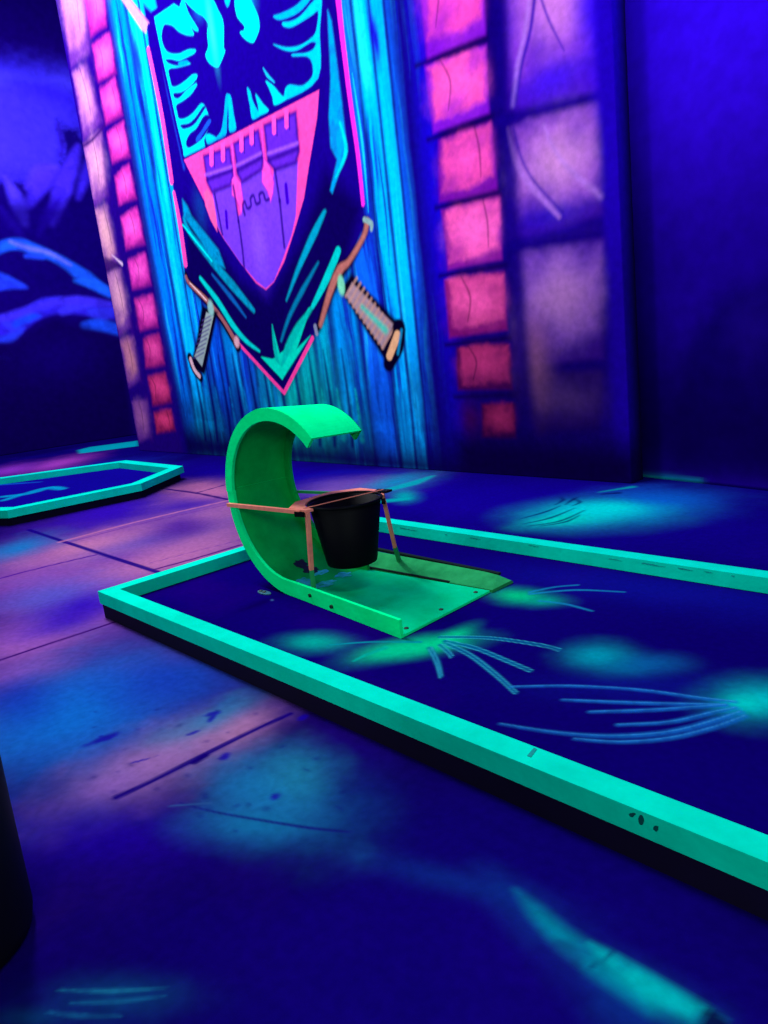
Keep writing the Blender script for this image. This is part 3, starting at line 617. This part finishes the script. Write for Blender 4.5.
# joints between slabs
def joint(pts, w, c=(28, 0, 110), al=.95): cf.stroke([fl(*q) for q in pts], w, c, .006, al)
joint([(30, 530), (38, 533), (160, 573), (175, 578)], .042, (22, 0, 130)); joint([(-30, 670), (0, 660), (118, 621)], .024, (60, 5, 120)); joint([(-10, 581), (40, 568), (95, 555)], .03, (80, 20, 150))
joint([(156, 569), (200, 557), (240, 545)], .03, (80, 10, 120)); joint([(150, 563), (200, 550), (240, 540)], .008, (110, 50, 160)); joint([(166, 489), (196, 493), (230, 500)], .04, (40, 0, 110)); joint([(196, 493), (228, 484)], .03, (50, 5, 120))
joint([(60, 542), (140, 521), (230, 500)], .05, (205, 120, 175), .6); joint([(62, 544), (140, 524), (230, 504)], .014, (100, 20, 150), .8)
joint([(117, 797), (150, 782), (200, 757), (250, 732), (290, 714)], [.030, .024, .032, .024, .026], (22, 0, 130)); joint([(195, 762), (205, 756)], .03, (20, 0, 120))
joint([(180, 803), (215, 812), (260, 820), (310, 828), (350, 832)], [.003, .008, .010, .012, .006], (20, 20, 130)); joint([(170, 806), (210, 803)], .006, (50, 100, 170), .6)
for a, b, w_ in (((205, 716), (222, 711), .022), ((208, 722), (216, 714), .016), ((222, 760), (228, 752), .018), ((188, 735), (200, 730), .012), ((84, 746), (122, 732), .03), ((274, 800), (276, 793), .02), ((300, 717), (306, 718), .02), ((128, 764), (150, 758), .008)):
    ca, cb2 = np.array(fl(*a)), np.array(fl(*b)); dv = (cb2-ca)/2; cf.blob((ca+cb2)/2, tuple(dv*1.1), (-dv[1]*w_*.9/np.hypot(*dv)/1, dv[0]*w_*.9/np.hypot(*dv)), (25, 5, 170), .9, .8, int(a[0]), 30, 2)
rng = np.random.default_rng(8)
for k in range(34):
    px, py = 90+rng.random()*260, 700+rng.random()*150; c_ = fl(px, py)
    cf.blob(c_, (.006+.012*rng.random(), 0), (0, .006+.01*rng.random()), (15, 10, 130), .45, .5, k, 40)
cf.c *= np.array([.55, .52, .48])
floor_m = paint_mat('floor_paint', .8, .0, 30, .12, .08)
floor = grid_object('floor', cf, lambda u, v: (u, v, np.zeros_like(u)), floor_m, skirt=(0, 0, -.1)); tag(floor, kind='structure')

#==================================================================== NEAR COURSE
RAIL = mat('fluorescent_turquoise_paint', (0, 198, 172), .7, .0, wear=(0, 180, 155), wear_scale=5, wear_amt=.3, bump=.15, bscale=35)
RAILD = mat('worn_mark', (0, 70, 75), .7, .1)
BASE = mat('black_base_wood', (10, 2, 36), .8, .1)
YN, YF, X0, X1, RW, ZT, ZB, ZP = 1.383, 3.101, -3.838, 1.9, .083, .145, .079, .0765
course = thing('minigolf_course', 'long minigolf course with turquoise rails and dark blue bed holding the green loop', 'minigolf course', ((X0+X1)/2, (YN+YF)/2, 0))
def put(o, t):     # keep world coordinates under an empty
    o.parent = t; o.matrix_parent_inverse = __import__('mathutils').Matrix.Translation(t.location).inverted(); return o
def rail(poly, t, m=RAIL, z0=ZB, z1=ZT, name='rail', bw_=.007):
    bm = bmesh.new(); prism(bm, poly, z0, z1); bevel(bm, bw_, 3); return put(obj(name, bm, m, None), t)
rail([(X0, YN), (X1, YN), (X1-RW, YN+RW), (X0+RW, YN+RW)], course)
rail([(X0, YF), (X0+RW, YF-RW), (X1-RW, YF-RW), (X1, YF)], course)
rail([(X0, YN+.001), (X0+RW, YN+RW+.001), (X0+RW, YF-RW-.001), (X0, YF-.001)], course)
rail([(X1, YN+.001), (X1, YF-.001), (X1-RW, YF-RW-.001), (X1-RW, YN+RW+.001)], course)
bm = bmesh.new(); ins = .008
box(bm, X0+ins, X1-ins, YN+ins, YF-ins, 0.0, ZB-.006); put(obj('base', bm, BASE), course)
# the bed, painted
cc = Canvas(np.arange(X0+RW-.004, X1-RW+.004, .007), np.arange(YN+RW-.004, YF-RW+.008, .006), (15, 0, 98))
n2 = fbm(cc.U*1.3, cc.V*1.3, 61)
cc.mix(f_, .7*sstep(.35, .7, n2), (14, 0, 92)); cc.mix(f_, .5*sstep(.5, .8, fbm(cc.U*1.6, cc.V*1.6, 63)), (34, 0, 105))
def cb_(px, py, rx, ry, col, al=.8, tex=.3, seed=5, ts=6.0, rot=0, hard=1.0):
    c = np.array(fl(px, py, ZP)); r = math.radians(rot); cr, sr = math.cos(r), math.sin(r)
    a = np.array(fl(px+rx*cr, py+rx*sr, ZP))-c; b = np.array(fl(px-ry*sr, py+ry*cr, ZP))-c
    cc.blob(c, a, b, col, al, tex, seed, ts, hard)
def cs(pts, w, col, al=.9, soft=.006, tex=.2): cc.stroke([fl(a, b, ZP) for a, b in pts], w, col, soft, al, tex, ts=25)
TG = (0, 190, 130)
cb_(660, 590, 260, 20, (14, 16, 140), .6, .3, 7, rot=7)
cb_(315, 642, 30, 8, (0, 150, 140), .9, .4, 11); cb_(425, 646, 46, 8, TG, 1, .35, 12, rot=-8); cb_(395, 650, 40, 8, (0, 180, 130), .9, .3, 13, rot=-12); cb_(450, 638, 22, 6, TG, .9, .2, 14, rot=-25)
cb_(518, 596, 26, 7, (0, 180, 120), .95, .35, 15, rot=4); cb_(545, 601, 20, 5, (0, 150, 130), .8, .3, 16)
WH = (60, 165, 195)
cs([(330, 645), (370, 642), (420, 642)], [.008, .014, .02], (0, 130, 150)); cs([(354, 661), (366, 655), (385, 648)], [.012, .02, .03], (0, 150, 140))
for P_, w_ in (([(440, 637), (490, 638), (540, 645), (560, 650)], [.022, .018, .008]), ([(430, 648), (437, 662), (441, 677)], [.028, .024, .010]), ([(440, 645), (448, 652), (452, 657)], [.02, .018, .008]),
               ([(445, 641), (475, 648), (505, 660), (531, 671)], [.022, .024, .022, .010]), ([(445, 643), (470, 655), (495, 674), (516, 693)], [.022, .026, .024, .012])):
    cs(P_, w_, (0, 85, 135), .85)
    P2 = [(a-1.2, b+1.2) for a, b in P_]; P3 = [(a+1.2, b-1.2) for a, b in P_]; cs(P2, .004, WH, .8, .003, 0); cs(P3, .004, WH, .8, .003, 0)
for P_, w_ in (([(530, 592), (555, 587), (578, 585)], [.02, .016, .012]), ([(530, 594), (575, 590), (624, 592)], [.02, .018, .012]), ([(540, 601), (565, 604), (592, 611)], [.02, .018, .012])): cs(P_, w_, (20, 115, 165), .9)
cb_(598, 656, 32, 13, (0, 135, 160), .95, .4, 17); cb_(628, 668, 30, 10, (0, 110, 155), .55, .5, 18); cb_(655, 664, 30, 9, (10, 85, 150), .7, .4, 19); cb_(640, 685, 120, 16, (14, 20, 130), .5, .4, 20)
cb_(770, 700, 52, 20, (0, 165, 175), .95, .35, 21, rot=4); cb_(745, 703, 22, 9, (0, 190, 185), .9, .2, 22)
WC = (40, 120, 200)
for P_, w_ in (([(512, 687), (570, 686), (640, 690), (700, 698), (735, 702)], [.014, .018, .022, .02]), ([(563, 700), (640, 703), (725, 705)], [.014, .026, .024]), ([(590, 712), (650, 710), (725, 705)], [.016, .026, .022]),
               ([(618, 725), (670, 722), (710, 713), (735, 708)], [.016, .028, .028]), ([(500, 724), (560, 733), (620, 736), (680, 730), (740, 712)], [.010, .022, .028, .032, .03]), ([(575, 739), (620, 742), (670, 738), (715, 727), (745, 716)], [.012, .022, .028, .03])):
    cs(P_, [v*.8 for v in w_], (20, 95, 185), .75, .010, .3); cs([(a, b-.8) for a, b in P_], .004, (70, 150, 215), .55, .004, .3)
for (a, b) in ((272, 600), (338, 612)): cb_(a, b, 1.2, .8, (90, 110, 190), .9, 0)
cb_(258, 604, 22, 3, (8, 0, 60), .6, .3, rot=-20)
cc.c *= np.array([.55, .80, .75])
bed_m = paint_mat('course_bed_paint', .8, .0, 40, .10, .15)
bed = grid_object('playing_surface', cc, lambda u, v: (u, v, np.full_like(u, ZP)), bed_m, skirt=(0, 0, -.002)); put(bed, course)
# scuffs worn through the rail paint: thin chips lying on the rails
def chip(pts, z_or_y, side, t, m=RAILD):
    bm = bmesh.new()
    if side: vs_ = [bm.verts.new((x, z_or_y, z)) for x, z in pts]
    else: vs_ = [bm.verts.new((x, y, z_or_y)) for x, y in pts]
    bm.faces.new(vs_); r = bmesh.ops.extrude_face_region(bm, geom=bm.faces[:])
    bmesh.ops.translate(bm, verts=[v for v in r['geom'] if isinstance(v, bmesh.types.BMVert)], vec=(0, -.0012, 0) if side else (0, 0, .0012))
    return put(obj('paint_chip', bm, m), t)
def side_pt(px, py, Y): p = on_plane(px, py, (0, Y, 0), (0, 1, 0)); return (p[0], p[2])
def blobpts(px, py, rx, ry, f, n=9, seed=0):
    r_ = np.random.default_rng(seed); return [f(px+rx*math.cos(t)*(.7+.5*r_.random()), py+ry*math.sin(t)*(.7+.5*r_.random())) for t in np.linspace(0, 2*math.pi, n, endpoint=False)]
for i, (px, py, rx, ry) in enumerate(((632.5, 814.5, 3.2, 2.4), (641.5, 820, 3, 5.5), (656, 828.5, 2.8, 3), (758, 862, 0.1, .1))[:3]):
    chip(blobpts(px, py, rx, ry, lambda a, b: side_pt(a, b, YN), seed=i), YN, True, course)
SC = mat('grey_scuff', (0, 135, 135), .7, .1)
chip([fl(527, 756, ZT), fl(531, 757.5, ZT), fl(537, 749.5, ZT), fl(534, 748, ZT)], ZT, False, course, SC)
for i, (px, py, rx, ry) in enumerate(((615, 559.5, 8, .35), (652, 564.5, 14, .6), (684, 569, 9, .7), (708, 572, 5, .4), (733, 576, 2, .6), (446, 534.5, 1.5, .5), (475, 538.3, 6, .35), (533, 545.6, 6, .35), (407, 529, 10, .35))):
    chip([side_pt(px+rx*math.cos(t)*(.8+.2*math.sin(3*t+i)), py+.145*rx*math.cos(t)+ry*math.sin(t), YF-RW) for t in np.linspace(0, 2*math.pi, 13, endpoint=False)], YF-RW, True, course, SC)

#==================================================================== LEFT COURSE
c2_ = [fl(183, 466, ZT), fl(141, 483.5, ZT), fl(7, 510.5, ZT), fl(-70, 512, ZT), fl(-90, 482, ZT), fl(0, 477.5, ZT), fl(126, 460.2, ZT)]
cen = np.mean(c2_, 0)
course2 = thing('minigolf_course', 'smaller minigolf course with pointed end and turquoise rails at far left', 'minigolf course', (cen[0], cen[1], 0))
def offset_poly(P, d):
    P = [np.array(p, float) for p in P]; n = len(P); out = []
    ar = sum(P[i][0]*P[(i+1) % n][1]-P[(i+1) % n][0]*P[i][1] for i in range(n)); s = 1 if ar > 0 else -1
    for i in range(n):
        e1 = P[i]-P[i-1]; e2 = P[(i+1) % n]-P[i]; e1 /= np.linalg.norm(e1); e2 /= np.linalg.norm(e2)
        n1_ = np.array([-e1[1], e1[0]])*s; n2_ = np.array([-e2[1], e2[0]])*s; b = n1_+n2_; b /= np.linalg.norm(b)
        out.append(P[i]+b*d/max(.35, b@n1_))
    return out
inn = offset_poly(c2_, .13)
n_ = len(c2_)
for i in range(n_):
    j = (i+1) % n_; rail([c2_[i], c2_[j], inn[j], inn[i]], course2, z0=.075, bw_=.008)
bm = bmesh.new(); prism(bm, [tuple(p) for p in offset_poly(c2_, .04)], 0, .07); put(obj('base', bm, BASE), course2)
xs_ = [p[0] for p in inn]; ys_ = [p[1] for p in inn]
# bed: a grid clipped to the inner outline
c3_ = Canvas(np.arange(min(xs_)-.05, max(xs_)+.05, .02), np.arange(min(ys_)-.05, max(ys_)+.05, .02), (20, 6, 150))
c3_.mix(f_, .6*fbm(c3_.U*1.2, c3_.V*1.2, 91), (14, 0, 110))
def s3(pts, w, col, al=.9): c3_.stroke([fl(a, b, .078) for a, b in pts], w, col, .03, al, .3)
s3([(45, 478), (80, 472), (120, 467)], [.15, .3, .12], (14, 70, 200), .8)
s3([(0, 497), (25, 494), (48, 488), (62, 489)], [.1, .18, .1], (0, 150, 200)); s3([(5, 500), (20, 495)], [.1, .1], (0, 150, 200)); s3([(-20, 486), (10, 484), (40, 482)], [.06, .08, .04], (10, 90, 200), .8)
c3_.c *= np.array([.5, .7, .6])
g = grid_object('playing_surface', c3_, lambda u, v: (u, v, np.full_like(u, .078)), bed_m)
bm = bmesh.new(); bm.from_mesh(g.data)
out_ = [tuple(p) for p in offset_poly(c2_, .10)]
def inside(x, y, P):
    r = False
    for i in range(len(P)):
        a, b = P[i], P[(i+1) % len(P)]
        if (a[1] > y) != (b[1] > y) and x < (b[0]-a[0])*(y-a[1])/(b[1]-a[1])+a[0]: r = not r
    return r
bmesh.ops.delete(bm, geom=[v for v in bm.verts if not inside(v.co.x, v.co.y, out_)], context='VERTS')
bm.to_mesh(g.data); bm.free(); put(g, course2)

#==================================================================== LOOP RAMP
GR = mat('fluorescent_green_paint', (0, 232, 140), .7, .0, wear=(0, 218, 126), wear_scale=6, wear_amt=.35, bump=.2, bscale=30)
GP = mat('green_paint_dimmed_run', (0, 188, 130), .7, .0, wear=(0, 168, 108), wear_scale=7, wear_amt=.35, bump=.2, bscale=30)  # same green darkened for the flat run, dimmer light put into the colour
GI = mat('green_paint_shaded_inside', (0, 180, 84), .7, .02, wear=(0, 140, 62), wear_scale=4, wear_amt=.4, bump=.1, bscale=20)  # same green with shade in the colour, for inner faces and far flanges
YB = mat('yellow_green_board', (38, 145, 85), .8, .0, wear=(25, 115, 66), wear_scale=14, wear_amt=.5)
DKW = mat('dark_wood_edge', (14, 30, 30), .9, .05)
LX, LZ, LR = -2.9715, ZP+.0115+.4455, .4455
ramp = thing('loop_ramp', 'bright green curled loop ramp with a salmon wooden bucket frame attached', 'loop ramp', (-2.6, 2.2, ZP))
def prof(t):
    """t in 0..1 flat run, 1.. arc (radians past the bottom)"""
    if t <= 1: x = -2.13+(LX+2.13)*t; return np.array([x, ZP+.0115]), np.array([0, 1.0])
    a = -math.pi/2-(t-1); d = np.array([math.cos(a), math.sin(a)]); return np.array([LX, LZ])+d*LR, -d
TEND = 1+math.radians(225)
def yn(t): return np.interp(t, [0, 1, 2, TEND], [1.900, 1.985, 1.985, 1.985])
def yf(t): return np.interp(t, [0, 1, 2, 3.2, TEND], [2.490, 2.435, 2.40, 2.335, 2.265])
def zsh(t): return float(np.interp(t, [0, 2, 4, TEND], [0, 0, -.030, -.012]))
def xsh(t): return np.interp(t, [0, 1], [-.03, 0])        # the mouth is slightly skewed
TS = math.pi/2+1+.10
def plate(t0, t1, n, off, m, name):
    bm = bmesh.new(); secs = []
    for t in np.linspace(t0, t1, n):
        p, nn = prof(t); a, b = p+nn*off, p+nn*(off-.010)
        secs.append([(a[0], yn(t), a[1]), (a[0]+xsh(t), yf(t), a[1]+zsh(t)), (b[0]+xsh(t), yf(t), b[1]+zsh(t)), (b[0], yn(t), b[1])])
    sweep(bm, secs); o = obj(name, bm, m)
    if isinstance(m, list):
        for k, f in enumerate(o.data.polygons): pass
    return put(o, ramp)
def fh(t): return float(np.interp(t, [0, 1, 1.5, 2.57, TEND], [.068, .066, .058, .047, .050]))
def flange(t0, t1, n, yfn, side, off, h, name='side_flange'):
    bm = bmesh.new(); secs = []
    for t in np.linspace(t0, t1, n):
        p, nn = prof(t); y0 = yfn(t); y1 = y0+side*.016; s = xsh(t) if side < 0 else 0
        q = [p+nn*(off-.010), p+nn*(off+fh(t))]
        if side < 0: q = [v+np.array([0, zsh(t)]) for v in q]
        secs.append([(q[0][0]+s, y0, q[0][1]), (q[0][0]+s, y1, q[0][1]), (q[1][0]+s, y1, q[1][1]), (q[1][0]+s, y0, q[1][1])])
    sweep(bm, secs); bmesh.ops.remove_doubles(bm, verts=bm.verts[:], dist=1e-5); return put(obj(name, bm, GR if side > 0 else GI), ramp)
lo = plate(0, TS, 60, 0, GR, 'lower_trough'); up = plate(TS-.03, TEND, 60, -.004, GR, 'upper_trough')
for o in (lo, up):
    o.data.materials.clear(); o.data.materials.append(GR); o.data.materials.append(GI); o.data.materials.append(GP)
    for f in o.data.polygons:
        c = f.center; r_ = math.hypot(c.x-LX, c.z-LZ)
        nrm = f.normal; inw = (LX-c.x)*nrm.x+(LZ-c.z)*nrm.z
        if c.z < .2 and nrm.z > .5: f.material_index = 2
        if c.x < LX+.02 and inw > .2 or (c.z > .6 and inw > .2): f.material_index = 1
flange(0, TS, 60, lambda t: yn(t)-.001, 1, 0, .068); flange(TS-.02, TEND, 60, lambda t: yn(t)-.004, 1, -.003, .070)
flange(.93, TS, 40, lambda t: yf(t)+.001, -1, 0, .066); flange(TS-.02, TEND, 60, lambda t: yf(t)+.004, -1, -.003, .068)
# sloping side board along the far edge of the ramp
bm = bmesh.new(); secs = []
for t in np.linspace(0, 1, 14):
    x = -2.15+(-3.10+2.15)*t; y0 = 2.496+(2.447-2.496)*t; y1 = 2.635+(2.56-2.635)*min(1, t*1.2); z1 = np.interp(t, [0, .1, 1], [.085, .108, .142])
    secs.append([(x, y0, ZP+.001), (x, y0, ZP+.014), (x, y1, z1+.008), (x, y1+.012, z1), (x, y1+.012, ZP+.001)])
sweep(bm, secs); put(tag(obj('side_board', bm, YB), 'dull yellow-green sloping board'), ramp)
bm = bmesh.new(); beam(bm, (-2.22, 2.640, .112), (-3.08, 2.575, .152), .022, .012); put(tag(obj('edge_strip', bm, DKW), 'dark wooden strip'), ramp)
bm = bmesh.new(); beam(bm, (-2.40, 2.487, ZP+.014), (-3.06, 2.452, ZP+.016), .014, .006); put(tag(obj('edge_strip', bm, DKW), 'dark gap strip'), ramp)
# floor lug with screw holes
LUG = mat('lug_metal', (14, 80, 100), .5, .4)
bm = bmesh.new(); q = fl(266, 592.5, ZP)
P = [(q[0]+.052*math.cos(t)*(1), q[1]-.01+.020*math.sin(t)) for t in np.linspace(0, 2*math.pi, 22, endpoint=False)]
prism(bm, P, ZP+.0008, ZP+.005); put(tag(obj('floor_lug', bm, LUG), 'pale metal lug'), ramp)
SCR = mat('dark_screw', (6, 40, 30), .6, .3)
for k, (x, y, z, axis) in enumerate(((-2.17, 1.97, ZP+.0125, 'z'), (-2.19, 2.20, ZP+.0125, 'z'), (-2.20, 2.44, ZP+.0125, 'z'), (-2.21, 2.60, ZP+.014, 'z'), (-2.80, 1.965, .12, 'y'), (-2.62, 1.945, .105, 'y'), (q[0]-.03, q[1]-.01, ZP+.006, 'z'), (q[0]+.0, q[1]-.01, ZP+.006, 'z'))):
    bm = bmesh.new()
    if axis == 'z': lathe(bm, [(.010, z-.003), (.010, z+.002), (.006, z+.004)], x, y, 10)
    else: tube(bm, [(x, y-.006, z), (x, y+.01, z)], .009, 10)
    put(obj('screw', bm, SCR), ramp)
# worn blue patches inside the bend
WB = mat('worn_blue_patch', (60, 190, 235), .7, .0, wear=(20, 165, 150), wear_scale=30, wear_amt=.4); WD = mat('dark_scuff', (6, 18, 50), .6, .2)
def patch(t0, t1, y0, y1, m, seed, name='scuff'):
    bm = bmesh.new(); r_ = np.random.default_rng(seed); vs_ = []
    for a in np.linspace(0, 2*math.pi, 18, endpoint=False):
        k = .65+.5*r_.random(); t = (t0+t1)/2+(t1-t0)/2*math.cos(a)*k; y = (y0+y1)/2+(y1-y0)/2*math.sin(a)*k
        p, nn = prof(t); p = p+nn*.0015; vs_.append(bm.verts.new((p[0], y, p[1])))
    c_ = bm.verts.new(np.mean([v.co for v in vs_], 0) - np.array([0, 0, .002]))
    for i in range(18): bm.faces.new((vs_[i], vs_[(i+1) % 18], c_))
    return put(obj(name, bm, m), ramp)
patch(1.42, 1.60, 2.17, 2.25, WD, 3); patch(1.28, 1.45, 2.18, 2.27, WD, 4)
for k, (a, b, c_, d) in enumerate(((1.05, 1.18, 2.05, 2.16), (1.1, 1.3, 2.08, 2.17), (.92, 1.05, 2.05, 2.25), (.95, 1.1, 2.26, 2.36), (1.2, 1.3, 2.2, 2.3), (1.0, 1.06, 2.02, 2.08))): patch(a, b, c_, d, WB, 10+k)

#==================================================================== BUCKET + ITS FRAME
WOODP = mat('salmon_painted_wood', (235, 135, 115), .6, .1, wear=(200, 105, 100), wear_scale=14, wear_amt=.4)
GRW = mat('green_wood_end', (20, 135, 80), .6, .2)
BLK = mat('black_plastic', (2, 1, 9), .6, .06)
ZR = .528; BX, BY, BR_ = -2.755, 2.205, .182
frame = ramp
# board with a half-round cut-out behind the bucket
bm = bmesh.new(); P = []
P += [(-2.765, 1.978), (-2.89, 1.978), (-2.975, 2.08), (-2.985, 2.30), (-2.89, 2.42), (-2.765, 2.42)]
for a in np.linspace(math.pi/2, math.pi*1.5, 22): P.append((BX+(BR_+.006)*math.cos(a)*1.0, BY+(BR_+.006)*math.sin(a)))
a_ = [bm.verts.new((p[0], p[1], ZR-.012)) for p in P]; b_ = [bm.verts.new((p[0], p[1], ZR)) for p in P]
bm.faces.new(a_); bm.faces.new(b_[::-1])
for i in range(len(P)): j = (i+1) % len(P); bm.faces.new((a_[i], a_[j], b_[j], b_[i]))
bmesh.ops.triangulate(bm, faces=[f for f in bm.faces if len(f.verts) > 4]); put(obj('cut_out_board', bm, WOODP), frame)
def bar(A_, B_, w, h, m, name, lab=None):
    bm = bmesh.new(); beam(bm, A_, B_, w, h); bevel(bm, .003, 1); o = put(obj(name, bm, m), frame)
    if lab: o['label'] = lab
    return o
bar((-3.425, 1.975, .500), (-2.80, 1.975, ZR-.010), .016, .018, WOODP, 'strut')
bar((-3.36, 2.375, .485), (-2.80, 2.385, ZR-.020), .014, .014, GRW, 'strut', 'dark green strut')
l1 = bar((-2.765, 1.990, ZR-.013), (-2.805, 1.996, .235), .018, .018, WOODP, 'leg')
l2 = bar((-2.705, 2.400, ZR-.013), (-2.775, 2.505, .21), .017, .017, WOODP, 'leg')
for A_, B_, l in (((-2.805, 1.996, .235), (-2.815, 2.000, .083), l1), ((-2.775, 2.505, .21), (-2.80, 2.550, .105), l2)):
    bm = bmesh.new(); beam(bm, A_, B_, .0185, .0185); bevel(bm, .003, 1); o = obj('leg_foot', bm, GRW); o['label'] = 'green painted leg end'
    o.parent = l; o.matrix_parent_inverse = l.matrix_parent_inverse.copy(); o.matrix_parent_inverse = __import__('mathutils').Matrix.Identity(4)
bar((-2.785, 1.985, ZR+.006), (-2.700, 2.405, ZR+.008), .0035, .0035, WOODP, 'cross_wire')
bar((-2.775, 2.418, ZR-.007), (-2.685, 2.428, ZR-.005), .045, .010, BLK, 'corner_plate', 'black corner plate')
bar((-2.83, 1.972, ZR-.02), (-2.775, 1.985, ZR-.02), .024, .024, BLK, 'corner_plate', 'black corner joint')
bucket = thing('bucket', 'black tapered plastic bucket hanging open-topped above the green ramp', 'bucket', (BX, BY, .215))
bm = bmesh.new(); ZB_ = .215
lathe(bm, [(.0, ZB_+.006), (.112, ZB_+.006), (.120, ZB_+.010), (.124, ZB_+.03), (BR_-.012, ZR-.01), (BR_-.016, ZR-.008), (.118, ZB_+.035), (.110, ZB_+.016), (.0, ZB_+.016)], BX, BY, 56, cap=False)
bmesh.ops.remove_doubles(bm, verts=bm.verts[:], dist=1e-5); put(obj('bucket_body', bm, BLK, smooth=True), bucket)
bm = bmesh.new(); tube(bm, [(BX+(BR_-.008)*math.cos(t), BY+(BR_-.008)*math.sin(t), ZR-.004) for t in np.linspace(0, 2*math.pi, 48, endpoint=False)], .0065, 10, True); put(obj('rim', bm, BLK, smooth=True), bucket)
for s in (-1, 1):
    bm = bmesh.new(); a = math.radians(48); cx_, cy2 = BX+s*BR_*math.cos(a), BY+s*BR_*math.sin(a)
    tube(bm, [(cx_-s*.012*math.cos(a), cy2-s*.012*math.sin(a), ZR-.03), (cx_+s*.008*math.cos(a), cy2+s*.008*math.sin(a), ZR-.03)], .014, 14); put(obj('handle_lug', bm, BLK), bucket)

#==================================================================== BLACK POST, LEFT FOREGROUND
POST = mat('black_post', (3, 2, 12), .6, .15)
bm = bmesh.new(); lathe(bm, [(.19, 0), (.215, .012), (.222, .04), (.226, .3), (.240, .9), (.236, .93), (.20, .95)], -1.885, .145, 56)
po = obj('post', bm, POST, smooth=True)
tag(po, 'thick round black post standing in the left foreground', 'post')

#==================================================================== LIGHTS
def area(name, loc, target, size, sizey, power, col):
    l = bpy.data.lights.new(name, 'AREA'); l.shape = 'RECTANGLE'; l.size = size; l.size_y = sizey; l.energy = power; l.color = col
    o = bpy.data.objects.new(name, l); C.objects.link(o); o.location = loc
    import mathutils
    o.rotation_euler = (mathutils.Vector(target)-mathutils.Vector(loc)).to_track_quat('-Z', 'Y').to_euler(); return o
area('blacklight_and_fill', (-7.4, 2.4, 7.2), (-7.0, 3.6, 0), 7, .6, 800, (.92, .95, 1.0))
area('blacklight_and_fill', (-5.0, 1.6, 3.9), (-2.6, 2.4, 0), .4, 1.0, 95, (.75, 1.0, .95))
area('blacklight_and_fill', (-1.6, 4.55, 4.0), (-1.75, 5.0, 2.9), 1.9, .12, 38, (.42, .25, 1.0))
area('blacklight_and_fill', (-12.0, 2.0, 6.0), (-13.5, 4.5, 2.5), 2, .5, 330, (.6, .55, 1.0))  # added unseen lamp, brightens the left wall
area('blacklight_and_fill', (1.6, -1.2, 2.5), (-3.0, 2.2, .5), 1.8, .6, 105, (.80, 1.0, .80))  # added fill from the right, opens up the loop's inside
area('blacklight_and_fill', (-3.6, -2.6, 1.9), (-3.0, 2.2, .7), 1.8, .4, 62, (.80, 1.0, .80))  # added fill from the camera side for front-facing faces
area('blacklight_and_fill', (-.6, 1.45, 3.4), (-1.6, 3.0, 0), 1.2, .2, 32, (.8, 1.0, .95))  # added fill that lifts the far rail's inner face
w = bpy.data.worlds.new('world'); bpy.context.scene.world = w; w.use_nodes = True
bg = w.node_tree.nodes['Background']; bg.inputs['Color'].default_value = (.55, .62, 1, 1); bg.inputs['Strength'].default_value = .16

#==================================================================== CAMERA
cd = bpy.data.cameras.new('camera'); co = bpy.data.objects.new('camera', cd); C.objects.link(co)
import mathutils
M = mathutils.Matrix(((RT[0], UP[0], -FW[0], CAM[0]), (RT[1], UP[1], -FW[1], CAM[1]), (RT[2], UP[2], -FW[2], CAM[2]), (0, 0, 0, 1)))
co.matrix_world = M
cd.sensor_fit = 'VERTICAL'; cd.sensor_height = 24.0; cd.lens = FPX/1024*24.0; cd.clip_start = .05; cd.clip_end = 100
sc = bpy.context.scene; sc.camera = co
sc.view_settings.view_transform = 'Standard'; sc.view_settings.look = 'None'; sc.view_settings.gamma = 1; sc.view_settings.use_curve_mapping = False
sc.view_settings.exposure = 0.0
